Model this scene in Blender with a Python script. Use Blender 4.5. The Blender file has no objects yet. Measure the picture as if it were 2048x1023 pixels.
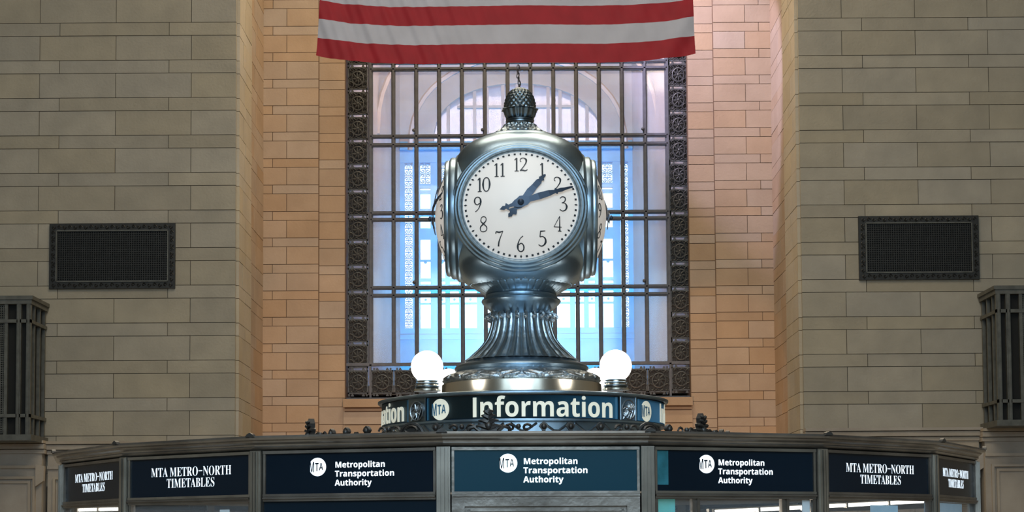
import bpy, bmesh, math, random
from mathutils import Vector, Matrix
random.seed(7)
PI = math.pi
C = bpy.context.scene.collection
SC = bpy.context.scene

# ------------------------------------------------------------------ camera, world, lights, exposure
W, H = 2048, 1023
F = 3630.0                      # focal length in pixels
PPX, PPY = 1033.0, 859.0        # principal point of the (cropped) photograph
PITCH, ROLL, CZ = math.atan((1083 - PPY) / F), -0.006, 1.9
cd = bpy.data.cameras.new('camera'); cam = bpy.data.objects.new('camera', cd); C.objects.link(cam)
cd.sensor_width = 36; cd.lens = 36 * F / W
cd.shift_x = (W / 2 - PPX) / W; cd.shift_y = (PPY - H / 2) / W
cd.clip_end = 400
RM = Matrix.Rotation(PI / 2 + PITCH, 3, 'X') @ Matrix.Rotation(ROLL, 3, 'Z')
cam.matrix_world = Matrix.Translation((0, 0, CZ)) @ RM.to_4x4()
SC.camera = cam
SC.view_settings.view_transform = 'Standard'; SC.view_settings.look = 'None'
SC.view_settings.exposure = 0.0; SC.view_settings.gamma = 1.0
SC.view_settings.use_curve_mapping = False

wd = bpy.data.worlds.new('daylight'); SC.world = wd; wd.use_nodes = True
bgn = wd.node_tree.nodes['Background']
bgn.inputs[0].default_value = (0.60, 0.82, 1.0, 1); bgn.inputs[1].default_value = 3.0

def light(name, kind, loc, target, energy, col, size=1.0, size_y=None, spot=None, blend=.5):
    l = bpy.data.lights.new(name, kind); l.energy = energy; l.color = col
    if kind == 'AREA':
        l.size = size
        if size_y: l.shape = 'RECTANGLE'; l.size_y = size_y
    elif kind == 'SPOT':
        l.spot_size = math.radians(spot); l.spot_blend = blend; l.shadow_soft_size = size
    else: l.shadow_soft_size = size
    o = bpy.data.objects.new(name, l); C.objects.link(o); o.location = loc
    o.rotation_euler = (Vector(target) - Vector(loc)).to_track_quat('-Z', 'Y').to_euler()
    return o
# hall: warm chandelier light from under the vault, daylight from the windows behind the visitor
light('chandelier_light', 'AREA', (0, 25, 27), (0, 30, 0), 4700, (1, .88, .68), 16)
light('chandelier_light', 'AREA', (0, 2, 24), (0, 9, 2), 1500, (1, .93, .82), 12)
light('daylight_from_the_east', 'AREA', (0, -17, 14), (0, 40, 8), 4600, (.58, .80, 1), 14)
light('daylight_on_the_east_wall', 'AREA', (0, -6, 22), (0, -22, 9), 2600, (.55, .78, 1), 12)  # added fill, brightens what the clock metal reflects
# uplights that stand behind the booth and wash the window niche
light('niche_lamp', 'SPOT', (-2.2, 42, 3.0), (-5.9, 55.4, 7.0), 1900, (1, .52, .25), .3, spot=27, blend=.6)
light('niche_lamp', 'SPOT', (-2.2, 42, 3.0), (-5.9, 55.4, 13.5), 2100, (1, .56, .27), .3, spot=28, blend=.7)
light('niche_lamp', 'SPOT', (2.2, 42, 3.0), (6.0, 55.4, 6.3), 2200, (1, .52, .25), .15, spot=27, blend=.35)
light('niche_lamp_high', 'SPOT', (1.2, 50.6, 21), (6.4, 55.3, 16.2), 5000, (.74, .66, 1), .25, spot=43, blend=.35)  # added spot standing in for a patch of daylight
# added fill over the niche, then the passage behind the great window
light('niche_bay_light', 'AREA', (0, 49.0, 25), (0, 51.5, 8), 1900, (1, .80, .52), 4, .6)  # added warm fill to brighten the reveals
light('passage_light', 'AREA', (0, 58.4, 7.1), (0, 66, 12.5), 1200, (.10, .52, 1), 4.5, 1.0).data.spread = math.radians(95)  # added blue fill for the glow round the outer window
light('passage_warm_light', 'AREA', (0, 57.4, 19.5), (0, 66, 15), 900, (1, .76, .72), 8, 2)

# ------------------------------------------------------------------ helpers
def P(px, py, Y):
    """world point on the plane y=Y seen at photo pixel (px,py)"""
    d = RM @ Vector(((px - PPX) / F, -(py - PPY) / F, -1.0))
    return Vector((0, 0, CZ)) + d * (Y / d.y)
def zz(py, Y, px=1040): return P(px, py, Y).z
def xx(px, Y, py=500): return P(px, py, Y).x

class MB:
    def __init__(s): s.v = []; s.f = []; s.m = []
    def add(s, vs, fs, mi=0):
        k = len(s.v); s.v += [tuple(v) for v in vs]; s.f += [tuple(i + k for i in f) for f in fs]; s.m += [mi] * len(fs); return s
    def box(s, x0, y0, z0, x1, y1, z1, mi=0):
        return s.add([(x0,y0,z0),(x1,y0,z0),(x1,y1,z0),(x0,y1,z0),(x0,y0,z1),(x1,y0,z1),(x1,y1,z1),(x0,y1,z1)],
              [(0,3,2,1),(4,5,6,7),(0,1,5,4),(1,2,6,5),(2,3,7,6),(3,0,4,7)], mi)
    def prism(s, pts, y0, y1, mi=0):        # polygon in xz extruded in y
        n = len(pts); vs = [(x, y0, z) for x, z in pts] + [(x, y1, z) for x, z in pts]
        return s.add(vs, [tuple(range(n)), tuple(range(2*n-1, n-1, -1))] + [(i, n+i, n+(i+1)%n, (i+1)%n) for i in range(n)], mi)
    def lathe(s, prof, n=48, mod=None, mi=0, cap=True, cx=0, cy=0):
        k = len(s.v)
        for j, (r, z) in enumerate(prof):
            for i in range(n):
                a = 2*PI*i/n; dr, dz = mod(a, j, r, z) if mod else (0, 0)
                s.v.append((cx + (r+dr)*math.sin(a), cy - (r+dr)*math.cos(a), z+dz))
        for j in range(len(prof)-1):
            for i in range(n):
                a, b = k+j*n+i, k+j*n+(i+1)%n
                s.f.append((a, b, b+n, a+n)); s.m.append(mi)
        if cap:
            s.f.append(tuple(range(k+n-1, k-1, -1))); s.m.append(mi)
            e = k+(len(prof)-1)*n; s.f.append(tuple(range(e, e+n))); s.m.append(mi)
        return s
    def tube(s, pts, r, n=6, closed=False, mi=0):
        pts = [Vector(p) for p in pts]; k = len(s.v); m = len(pts)
        rr = r if isinstance(r, (list, tuple)) else [r]*m
        up = Vector((0, 1, 0)); 
        for j, p in enumerate(pts):
            a = pts[j-1] if (j or closed) else p; b = pts[(j+1) % m] if (j < m-1 or closed) else p
            t = (b-a)
            if t.length < 1e-9: t = Vector((0, 0, 1))
            t.normalize(); u = t.cross(up)
            if u.length < .05: u = t.cross(Vector((1, 0, 0)))
            u.normalize(); w = t.cross(u)
            for i in range(n):
                an = 2*PI*i/n; s.v.append(tuple(p + (u*math.cos(an)+w*math.sin(an))*rr[j]))
        for j in range(m if closed else m-1):
            for i in range(n):
                a, b = k+j*n+i, k+j*n+(i+1)%n; c, d = k+((j+1)%m)*n+(i+1)%n, k+((j+1)%m)*n+i
                s.f.append((a, b, c, d)); s.m.append(mi)
        if not closed:
            s.f.append(tuple(range(k+n-1, k-1, -1))); s.m.append(mi)
            e = k+(m-1)*n; s.f.append(tuple(range(e, e+n))); s.m.append(mi)
        return s
    def ball(s, c, r, n=8, sz=1, mi=0):
        prof = [(max(r*math.sin(PI*j/n), 1e-4), c[2]-r*sz*math.cos(PI*j/n)) for j in range(n+1)]
        return s.lathe(prof, n*2, None, mi, True, c[0], c[1])
    def xform(s, fn): s.v = [tuple(fn(Vector(v))) for v in s.v]; return s
    def join(s, o, fn=None, mi=0):
        return s.add([fn(Vector(v)) if fn else v for v in o.v], o.f, mi)
    def mesh(s, name, mats, smooth=False):
        me = bpy.data.meshes.new(name); me.from_pydata(s.v, [], s.f)
        for m in (mats if isinstance(mats, (list, tuple)) else [mats]): me.materials.append(m)
        if len(set(s.m)) > 1: me.polygons.foreach_set('material_index', s.m)
        me.validate()
        if smooth:
            me.polygons.foreach_set('use_smooth', [True]*len(me.polygons))
            try: me.set_sharp_from_angle(angle=math.radians(38))
            except Exception: pass
        me.update(); return me
def obj(name, mb, mat=None, parent=None, smooth=False, loc=None, rot=None, scale=None, kind=None):
    me = mb if isinstance(mb, bpy.types.Mesh) else mb.mesh(name, mat, smooth)
    o = bpy.data.objects.new(name, me); C.objects.link(o)
    if parent: o.parent = parent
    if loc is not None: o.location = loc
    if rot is not None: o.rotation_euler = rot
    if scale is not None: o.scale = scale
    if kind: o['kind'] = kind
    return o
def thing(name, label, cat, loc=(0, 0, 0), rotz=0, group=None):
    o = bpy.data.objects.new(name, None); C.objects.link(o); o.location = loc; o.rotation_euler = (0, 0, rotz)
    o['label'] = label; o['category'] = cat
    if group: o['group'] = group
    return o
def struct(name, mb=None, mat=None, loc=(0, 0, 0)):
    if mb is None:
        o = bpy.data.objects.new(name, None); C.objects.link(o)
    else: o = obj(name, mb, mat)
    o.location = loc; o['kind'] = 'structure'; return o
def tag(o, label, cat, group=None):
    o['label'] = label; o['category'] = cat
    if group: o['group'] = group
    return o

# ------------------------------------------------------------------ materials
def mat(name, col, rough=.5, metal=0., emit=None, es=1., noise=None, bump=0., bscale=20., tint=0., alt=None, spec=None, coord='Object'):
    m = bpy.data.materials.new(name); m.use_nodes = True; nt = m.node_tree; N = nt.nodes; L = nt.links
    b = N['Principled BSDF']; b.inputs['Roughness'].default_value = rough; b.inputs['Metallic'].default_value = metal
    b.inputs['Base Color'].default_value = (*col, 1)
    if spec is not None: b.inputs['Specular IOR Level'].default_value = spec
    tc = N.new('ShaderNodeTexCoord'); out = None
    if noise:
        sc_, amt = noise
        nz = N.new('ShaderNodeTexNoise'); nz.inputs['Scale'].default_value = sc_; nz.inputs['Detail'].default_value = 5
        src = tc.outputs[coord]
        if coord == 'World':
            pass
        L.new(src, nz.inputs['Vector'])
        mr = N.new('ShaderNodeMapRange'); mr.inputs[1].default_value = .3; mr.inputs[2].default_value = .7
        L.new(nz.outputs[0], mr.inputs[0])
        mx = N.new('ShaderNodeMix'); mx.data_type = 'RGBA'
        a2 = alt or tuple(c*(1-amt) for c in col)
        mx.inputs[6].default_value = (*col, 1); mx.inputs[7].default_value = (*a2, 1)
        L.new(mr.outputs[0], mx.inputs[0]); out = mx.outputs[2]
    if tint:
        oi = N.new('ShaderNodeObjectInfo'); hs = N.new('ShaderNodeHueSaturation')
        mr2 = N.new('ShaderNodeMapRange'); mr2.inputs[3].default_value = 1-tint; mr2.inputs[4].default_value = 1+tint
        L.new(oi.outputs['Random'], mr2.inputs[0]); L.new(mr2.outputs[0], hs.inputs['Value'])
        wn = N.new('ShaderNodeTexWhiteNoise'); wn.noise_dimensions = '1D'; L.new(oi.outputs['Random'], wn.inputs['W'])
        mr3 = N.new('ShaderNodeMapRange'); mr3.inputs[3].default_value = .75; mr3.inputs[4].default_value = 1.15
        L.new(wn.outputs[0], mr3.inputs[0]); L.new(mr3.outputs[0], hs.inputs['Saturation'])
        if out: L.new(out, hs.inputs['Color'])
        else: hs.inputs['Color'].default_value = (*col, 1)
        out = hs.outputs[0]
    if out: L.new(out, b.inputs['Base Color'])
    if bump:
        nb = N.new('ShaderNodeTexNoise'); nb.inputs['Scale'].default_value = bscale; nb.inputs['Detail'].default_value = 6
        L.new(tc.outputs[coord], nb.inputs['Vector'])
        bp = N.new('ShaderNodeBump'); bp.inputs['Strength'].default_value = bump; bp.inputs['Distance'].default_value = .02
        L.new(nb.outputs[0], bp.inputs['Height']); L.new(bp.outputs[0], b.inputs['Normal'])
    if emit:
        b.inputs['Emission Color'].default_value = (*emit, 1); b.inputs['Emission Strength'].default_value = es
    return m
def stone_mat(name, col, alt, tint=.10):
    """stone whose grain is laid out in world space so that scaled blocks share it"""
    m = mat(name, col, .85, tint=tint, noise=(1.2, .1), alt=alt, bump=.35, bscale=14)
    nt = m.node_tree; g = nt.nodes.new('ShaderNodeNewGeometry')
    for n in list(nt.nodes):
        if n.type == 'TEX_NOISE':
            nt.links.new(g.outputs['Position'], n.inputs['Vector'])
    return m
M = {}
M['stone_pier'] = stone_mat('pier_stone', (.335, .30, .235), (.27, .245, .195), .07)
M['stone_niche'] = stone_mat('niche_stone', (.38, .285, .205), (.325, .24, .17), .06)
M['stone_reveal'] = stone_mat('reveal_stone', (.44, .38, .29), (.38, .325, .245), .06)  # paler tone carries the light on the front of the reveals
M['mortar'] = mat('mortar', (.075, .065, .05), .95)
M['mortar_niche'] = mat('niche_mortar', (.14, .09, .06), .95)
M['stone_ledge'] = stone_mat('ledge_stone', (.36, .31, .25), (.27, .225, .18), .05)
M['plaster'] = mat('plaster', (.36, .33, .28), .9)
M['floor'] = mat('marble_floor', (.45, .40, .33), .25, noise=(1.5, .2))
M['bar'] = mat('window_bar_paint', (.105, .115, .145), .6, metal=0, noise=(6, .3))
M['iron'] = mat('cast_iron_ornament', (.085, .092, .10), .5, metal=.2, noise=(12, .5))
M['ironback'] = mat('cast_iron_backing', (.022, .023, .025), .7)
M['vent'] = mat('vent_iron', (.022, .023, .022), .55, metal=.3, noise=(9, .5))
M['ventback'] = mat('vent_dark', (.006, .007, .007), .9)
M['cab'] = mat('cabinet_bronze', (.12, .12, .105), .5, metal=.35, noise=(5, .4))
M['silver'] = mat('polished_clock_brass', (.38, .49, .57), .32, metal=1, noise=(4, .35), alt=(.25, .34, .42), bump=.06, bscale=18)
M['patina'] = mat('dark_clock_bronze', (.42, .50, .55), .36, metal=1, noise=(9, .35), bump=.15, bscale=30)
M['acorn'] = mat('dark_acorn_bronze', (.17, .20, .215), .32, metal=1, noise=(9, .4))
M['relief'] = mat('relief_bronze', (.55, .60, .63), .34, metal=1, noise=(20, .5), bump=.3, bscale=60)
M['brass'] = mat('bright_brass_drum', (.72, .66, .55), .22, metal=1, noise=(3, .15))
M['bronze'] = mat('booth_bronze', (.26, .235, .205), .34, metal=.85, noise=(5, .5), alt=(.13, .115, .10), bump=.1, bscale=25)
M['bronze_hi'] = mat('booth_bronze_worn', (.42, .39, .34), .28, metal=.9, noise=(7, .4))  # paler bronze of the posts, some trims and strip fittings
M['bronze_dk'] = mat('booth_dark_ornament', (.07, .065, .06), .4, metal=.6, noise=(20, .4))
M['navy'] = mat('navy_enamel', (.030, .15, .25), .4, noise=(3, .2))
M['cream'] = mat('cream_letters', (.80, .77, .62), .5, emit=(1, .93, .72), es=.30)
M['black'] = mat('black_acrylic', (.004, .010, .018), .22, noise=(2, .2), spec=.22)
M['teal'] = mat('backlit_teal_acrylic', (.002, .022, .04), .25, emit=(.0, .18, .27), es=.06, spec=.22)
M['blackglass'] = mat('unlit_dark_panel', (.005, .012, .020), .2, spec=.25)
M['lit'] = mat('lit_white_letters', (.8, .85, .9), .5, emit=(.86, .93, 1), es=1.1)
M['litc'] = mat('bright_white_letters', (.8, .9, 1), .5, emit=(.80, .96, 1), es=1.9)
M['lits'] = mat('lit_serif_letters', (.8, .85, .9), .5, emit=(.80, .90, 1), es=.95)
M['ink'] = mat('dial_ink', (.02, .025, .03), .5)
M['hand'] = mat('blued_steel_hand', (.035, .05, .075), .4, metal=.5)
M['globe'] = mat('lit_globe_glass', (1, 1, .96), .4, emit=(1, .97, .90), es=4.5)
M['notice'] = mat('paper', (.62, .68, .70), .8)
M['tube'] = mat('lit_fluorescent_tube', (1, 1, 1), .5, emit=(1, .96, .86), es=2.2)
M['teal_film'] = mat('teal_poster', (.08, .42, .36), .5, emit=(.15, .6, .5), es=.16, noise=(8, .5), alt=(.05, .45, .55))  # coloured, glowing sheet standing in for a reflection in the glass
M['sign_film'] = mat('dull_teal_film', (.008, .07, .08), .3, noise=(14, .6), alt=(.03, .17, .22))  # reflection on the sign, painted as a dark teal sheet
M['blue_poster'] = mat('pale_blue_display', (.20, .38, .52), .4, emit=(.25, .5, .72), es=.45, noise=(9, .4), alt=(.5, .62, .66))  # added glow standing in for the bright bluish interior
M['booth_in'] = mat('booth_interior', (.16, .14, .12), .7, noise=(3, .3))
M['chain'] = mat('chain_steel', (.10, .10, .12), .4, metal=.7)
M['flag_red'] = mat('flag_red', (.34, .011, .022), .75, noise=(2, .2))
M['flag_white'] = mat('flag_white', (.48, .48, .55), .75, noise=(1.5, .12))
M['flag_blue'] = mat('flag_blue', (.02, .04, .16), .75)
M['out_metal'] = mat('outer_window_metal', (.16, .42, .66), .6, noise=(2, .2))  # blue glow round the outer window is put into this base colour
M['passage'] = stone_mat('passage_stone', (.42, .39, .40), (.35, .32, .33), .04)
def glass_mat(name, col, dens, rough=.05, tcol=(1, 1, 1)):
    m = bpy.data.materials.new(name); m.use_nodes = True; nt = m.node_tree; N = nt.nodes; N.clear(); L = nt.links
    t = N.new('ShaderNodeBsdfTransparent'); d = N.new('ShaderNodeBsdfDiffuse'); g = N.new('ShaderNodeBsdfGlossy')
    d.inputs[0].default_value = (*col, 1); g.inputs['Roughness'].default_value = rough
    t.inputs[0].default_value = (*tcol, 1)
    lw = N.new('ShaderNodeLayerWeight'); pw_ = N.new('ShaderNodeMath'); pw_.operation = 'POWER'; pw_.inputs[1].default_value = 5
    f = N.new('ShaderNodeMath'); f.operation = 'MULTIPLY_ADD'; f.inputs[1].default_value = .95; f.inputs[2].default_value = .045
    L.new(lw.outputs['Facing'], pw_.inputs[0]); L.new(pw_.outputs[0], f.inputs[0])
    a = N.new('ShaderNodeMixShader'); b = N.new('ShaderNodeMixShader'); o = N.new('ShaderNodeOutputMaterial')
    a.inputs[0].default_value = dens
    L.new(t.outputs[0], a.inputs[1]); L.new(d.outputs[0], a.inputs[2])
    L.new(f.outputs[0], b.inputs[0]); L.new(a.outputs[0], b.inputs[1]); L.new(g.outputs[0], b.inputs[2]); L.new(b.outputs[0], o.inputs[0])
    return m
M['pane'] = glass_mat('dusty_window_glass', (.70, .72, .84), .17)  # pale diffuse share stands in for haze over the window
M['booth_glass'] = glass_mat('booth_glass', (.6, .65, .7), .06)
M['frosted'] = glass_mat('frosted_lunette_glass', (.62, .68, .85), .30, tcol=(.36, .42, .52))
def dial_mat():
    m = mat('opal_dial_glass', (.62, .57, .52), .5, emit=(1, .90, .80), es=.44)
    nt = m.node_tree; N = nt.nodes; L = nt.links
    tc = N.new('ShaderNodeTexCoord'); nz = N.new('ShaderNodeTexNoise'); nz.inputs['Scale'].default_value = 4
    L.new(tc.outputs['Object'], nz.inputs['Vector'])
    mr = N.new('ShaderNodeMapRange'); mr.inputs[3].default_value = .22; mr.inputs[4].default_value = .40
    L.new(nz.outputs[0], mr.inputs[0]); L.new(mr.outputs[0], N['Principled BSDF'].inputs['Emission Strength'])
    return m
M['dial'] = dial_mat()

# letter outlines (thousandths of an em)
SANS = {'A': '690|0,0 252,717 437,717 690,0 527,0 475,170 215,170 163,0|253,297 439,297 348,596 345,606',
 'I': '320|86,0 234,0 234,714 86,714',
 'M': '943|90,0 90,714 296,714 465,168 647,714 853,714 853,0 712,0 712,375 718,548 719,559 715,559 531,0 392,0 220,560 216,560 225,371 225,0',
 'T': '579|214,0 214,588 20,588 20,714 559,714 559,588 365,588 365,0',
 'a': '604|211,-10 144,1 116,14 90,33 69,57 54,86 45,122 42,163 46,204 57,239 76,268 103,292 137,310 179,324 229,333 381,340 381,364 380,384 368,416 359,427 332,442 276,446 237,441 199,429 142,407 93,508 139,529 218,550 302,557 354,554 399,545 438,530 471,510 496,483 514,449 525,410 529,364 529,0 425,0 396,74 392,74 356,36 318,10 272,-5|267,99 311,106 331,115 362,143 379,183 381,253 290,249 240,236 223,225 202,197 197,181 196,146 206,122 215,114 238,103',
 'e': '591|325,-10 248,-2 180,21 124,59 81,113 65,146 47,224 47,315 63,395 95,458 141,506 198,538 266,554 357,552 404,540 446,520 482,492 511,456 532,413 544,364 548,236 196,236 206,180 218,157 253,121 276,110 332,101 406,107 450,117 517,144 517,29 433,-1|199,335 408,335 401,381 382,418 368,432 329,448 283,448 265,443 233,422 210,386',
 'f': '387|102,0 102,434 20,434 20,506 102,546 103,619 115,673 139,712 172,740 215,756 295,765 356,761 420,746 432,742 394,633 336,646 297,646 284,642 266,628 252,594 251,546 380,546 380,434 251,434 251,0',
 'h': '657|78,0 78,760 227,760 227,585 220,476 228,476 242,496 275,526 316,545 386,556 428,553 466,544 500,529 529,509 552,481 569,447 579,405 582,0 433,0 433,319 428,371 411,408 384,430 345,437 314,434 288,425 268,411 252,391 241,365 233,334 227,257 227,0',
 'i': '305|153,614 122,618 96,630 78,652 72,687 78,722 96,745 122,756 153,760 184,756 210,745 228,722 234,687 228,652 210,630 184,618|78,0 78,546 227,546 227,0',
 'l': '305|78,0 78,760 227,760 227,0',
 'm': '982|78,0 78,546 192,546 212,476 220,476 250,512 289,537 356,555 408,555 481,537 518,512 545,476 558,476 588,512 628,537 696,555 763,553 801,544 833,529 860,509 880,481 895,447 904,405 907,356 907,0 758,0 758,319 753,371 738,408 712,430 676,437 626,427 607,413 592,395 573,344 567,274 567,0 418,0 418,319 413,371 398,408 372,430 336,437 307,434 284,425 265,411 240,365 228,298 227,0',
 'n': '657|78,0 78,546 192,546 212,476 220,476 234,496 270,526 315,545 388,556 430,553 467,544 500,529 529,509 552,481 569,447 579,405 582,356 582,0 433,0 433,319 428,371 412,408 400,420 385,430 345,437 314,434 288,425 267,411 252,391 241,365 233,334 227,257 227,0',
 'o': '619|308,-10 236,-2 203,9 144,41 119,64 79,120 64,153 47,230 45,274 49,338 63,394 85,443 116,483 155,515 200,538 252,551 311,556 384,548 416,537 447,523 500,483 540,428 555,394 566,358 574,274 570,210 556,154 534,105 502,64 464,32 418,8 366,-5|310,110 361,120 380,133 396,152 415,203 422,274 415,345 396,396 361,426 309,436 258,426 224,396 204,345 197,274 204,203 224,152 239,133 258,120',
 'p': '633|78,-240 78,546 199,546 220,475 227,475 253,506 286,532 306,543 354,555 426,552 465,538 500,516 531,485 556,445 574,396 584,339 588,274 584,209 573,152 555,103 529,62 497,31 462,8 422,-5 378,-10 325,-5 284,12 252,34 227,60 219,60 227,-1 227,-240|336,111 360,114 398,135 422,177 430,205 436,276 430,346 411,397 379,427 334,437 285,428 266,417 252,401 234,356 227,291 233,205 240,177 265,135 284,122 307,114',
 'r': '454|78,0 78,546 191,546 213,454 220,454 266,510 308,539 356,554 395,556 433,552 422,412 359,416 305,404 273,386 239,344 232,325 227,278 227,0',
 's': '497|226,-10 128,-3 46,22 46,145 141,112 189,102 231,99 283,106 302,119 311,136 308,165 293,183 258,204 110,275 81,299 54,344 45,404 49,440 60,470 78,497 104,518 136,535 173,547 214,554 311,554 381,540 453,513 408,406 332,435 277,445 230,444 210,437 197,426 195,398 214,376 351,313 388,293 418,270 441,242 458,185 455,123 444,89 426,59 401,35 368,15 328,1',
 't': '434|265,-10 197,-1 159,15 129,43 117,62 107,83 95,138 94,434 23,434 23,497 105,547 148,662 243,662 243,546 396,546 396,434 243,434 244,156 253,133 261,125 294,110 333,110 402,126 402,15 343,-3',
 'u': '657|269,-10 227,-7 190,2 157,17 128,38 105,65 88,99 78,141 75,190 75,546 224,546 224,227 229,176 245,139 272,117 312,109 343,112 369,121 390,135 405,156 424,212 430,289 430,546 579,546 579,0 465,0 445,70 437,70 406,34 366,9 319,-5',
 'y': '569|110,-240 34,-232 34,-114 93,-120 135,-113 153,-104 168,-92 191,-60 217,4 0,546 163,546 270,228 284,144 301,217 409,546 569,546 321,-110 300,-144 248,-198 183,-229'}
SERIF = {'-': '584|56,394 56,312 528,312 528,394',
 'A': '650|-13,0 -13,27 14,32 35,45 64,89 307,694 334,693 572,129 603,65 632,33 660,27 660,0 341,0 341,27 376,30 402,37 417,50 422,68 413,103 376,197 154,197 114,97 111,72 116,52 129,38 152,30 190,27 190,0|169,239 360,239 263,475',
 'B': '659|24,0 24,26 47,28 82,39 93,48 107,76 111,122 111,569 107,602 92,633 66,648 23,653 23,678 328,678 443,668 525,639 574,590 590,522 580,466 549,422 498,389 427,368 513,343 574,307 611,257 623,196 619,152 605,113 583,80 553,52 514,29 468,13 414,3 354,0|271,375 317,377 373,392 392,406 406,424 416,448 424,514 418,573 401,614 370,638 348,644 294,643 280,633 273,613 271,582|330,36 360,38 385,45 406,57 422,73 441,121 448,191 439,262 413,309 392,324 333,342 271,344 274,68 291,44',
 'E': '658|21,0 21,25 66,30 93,44 107,72 112,116 111,579 107,603 93,634 66,648 24,653 24,678 594,678 594,476 571,476 549,555 530,583 507,605 477,621 396,639 345,641 298,638 280,627 272,592 272,366 319,368 346,375 368,385 400,421 422,477 429,514 453,514 453,176 428,176 414,251 407,270 386,299 359,318 342,323 272,331 272,100 280,59 286,52 307,44 378,42 440,50 491,67 534,94 569,132 612,213 640,213 599,0',
 'H': '779|23,0 23,26 67,32 93,47 107,75 111,120 110,586 101,620 93,631 66,646 24,653 24,678 360,678 360,653 295,639 282,626 275,608 271,581 271,373 509,373 509,581 505,608 498,626 486,639 453,649 420,653 420,678 755,678 755,653 712,646 686,632 673,606 669,564 669,120 673,77 679,61 697,40 732,28 755,26 755,0 420,0 420,26 479,38 498,57 504,73 509,120 509,329 271,329 271,120 275,75 289,47 300,39 316,32 360,26 360,0',
 'I': '388|20,0 20,26 79,40 100,58 111,90 112,112 111,597 108,614 94,637 67,648 20,653 20,678 364,678 364,653 340,651 319,648 292,637 283,627 273,597 272,100 279,66 289,50 318,35 366,26 366,0',
 'L': '635|23,0 23,26 67,32 93,47 107,75 111,120 110,587 101,621 93,633 66,647 24,653 24,678 372,678 372,653 322,649 300,642 285,629 276,609 271,564 271,107 279,62 290,50 307,44 383,42 443,51 492,69 533,99 567,141 609,230 636,230 598,0',
 'M': '944|21,0 21,26 64,32 92,47 107,74 112,118 110,598 105,619 95,634 68,647 22,653 22,678 275,678 472,212 669,678 919,678 919,653 878,645 853,630 844,619 835,585 836,90 841,64 851,46 876,31 918,26 918,0 589,0 589,26 633,33 660,48 670,66 675,90 677,594 429,0 402,0 157,579 158,93 162,72 178,44 207,31 252,26 252,0',
 'N': '735|600,-16 159,521 159,117 163,73 169,57 188,38 248,26 248,0 27,0 27,26 70,31 96,45 106,62 113,100 113,578 61,639 49,647 27,653 27,678 233,678 582,251 582,579 578,606 571,625 549,643 493,653 493,678 714,678 714,653 656,641 645,633 632,605 628,561 628,-16',
 'O': '782|388,-16 317,-9 251,11 192,43 141,86 98,138 67,199 48,267 41,339 48,411 67,479 98,539 141,592 193,635 254,667 321,687 395,694 466,687 532,668 591,636 642,594 684,542 716,481 735,413 742,339 735,266 716,199 684,138 641,86 589,43 529,11 461,-9|394,18 469,38 522,98 554,199 565,339 562,413 553,478 538,533 518,579 492,614 461,640 426,655 387,660 312,640 259,580 227,479 216,339 219,265 228,201 243,146 264,100 290,64 321,38 355,23',
 'R': '704|23,0 23,26 67,32 93,47 107,75 111,120 110,586 101,620 93,631 66,646 24,653 24,678 393,675 454,667 505,653 547,634 579,609 603,578 616,541 621,498 612,441 583,395 535,359 469,333 659,53 681,33 715,26 715,0 504,0 300,316 271,316 271,120 275,75 289,47 300,39 316,32 360,26 360,0|271,348 339,350 370,357 417,385 432,405 450,463 452,500 445,562 423,607 386,633 334,642 290,635 277,621 271,574',
 'S': '581|64,-16 64,235 93,235 123,140 166,74 192,51 222,35 256,25 320,24 365,40 397,70 407,89 415,133 410,164 395,192 370,217 201,306 167,329 138,352 97,402 84,430 74,494 80,551 100,600 114,621 150,655 195,680 220,688 290,694 342,687 446,662 467,670 477,694 505,694 505,475 480,475 451,551 406,610 370,639 330,656 289,662 243,655 224,647 195,621 180,586 180,547 193,515 219,488 257,463 431,377 473,347 502,315 527,261 535,198 527,138 505,86 468,43 444,26 389,0 357,-8 286,-15 236,-12 155,12 119,18 103,11 91,-16',
 'T': '630|137,0 137,26 183,31 212,46 227,75 231,95 232,645 185,642 151,634 122,620 97,601 76,576 60,546 49,512 43,473 16,473 16,678 611,678 611,472 586,472 568,548 531,602 475,634 392,645 393,94 403,57 412,45 440,31 488,26 488,0'}

# ------------------------------------------------------------------ lettering
def _glyph_cache():
    cache = {}
    def get(table, ch):
        key = (id(table), ch)
        if key in cache: return cache[key]
        parts = table[ch].split('|'); adv = int(parts[0]) / 1000
        c = bpy.data.curves.new('glyph', 'CURVE'); c.dimensions = '2D'; c.fill_mode = 'BOTH'; c.extrude = .5
        if table is SERIF: c.offset = -.012
        for q in parts[1:]:
            pts = [tuple(map(int, p.split(','))) for p in q.split()]
            sp = c.splines.new('POLY'); sp.points.add(len(pts)-1); sp.use_cyclic_u = True
            for p, (px, py) in zip(sp.points, pts): p.co = (px/1000, py/1000, 0, 1)
        o = bpy.data.objects.new('glyph', c); C.objects.link(o)
        bpy.context.view_layer.update()
        me = o.evaluated_get(bpy.context.evaluated_depsgraph_get()).to_mesh()
        vs = [tuple(v.co) for v in me.vertices]; fs = [tuple(p.vertices) for p in me.polygons]
        bpy.data.objects.remove(o); bpy.data.curves.remove(c)
        cache[key] = (adv, vs, fs); return cache[key]
    return get
glyph = _glyph_cache()
def text_mb(table, txt, size, thick=.004, stretch=1., track=0., fit=None):
    """text in the xz plane, front towards -y, origin at left baseline; returns (MB, width)"""
    mb = MB(); x = 0.
    for ch in txt:
        if ch == ' ': x += .26; continue
        adv, vs, fs = glyph(table, ch)
        mb.add([(v[0]+x, -(v[2]+.5), v[1]) for v in vs], [tuple(f) for f in fs]); x += adv + track
    k = size
    sx = (fit/x) if fit else k*stretch
    mb.xform(lambda v: Vector((v.x*sx, v.y*thick, v.z*k)))
    return mb, x*sx
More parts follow.
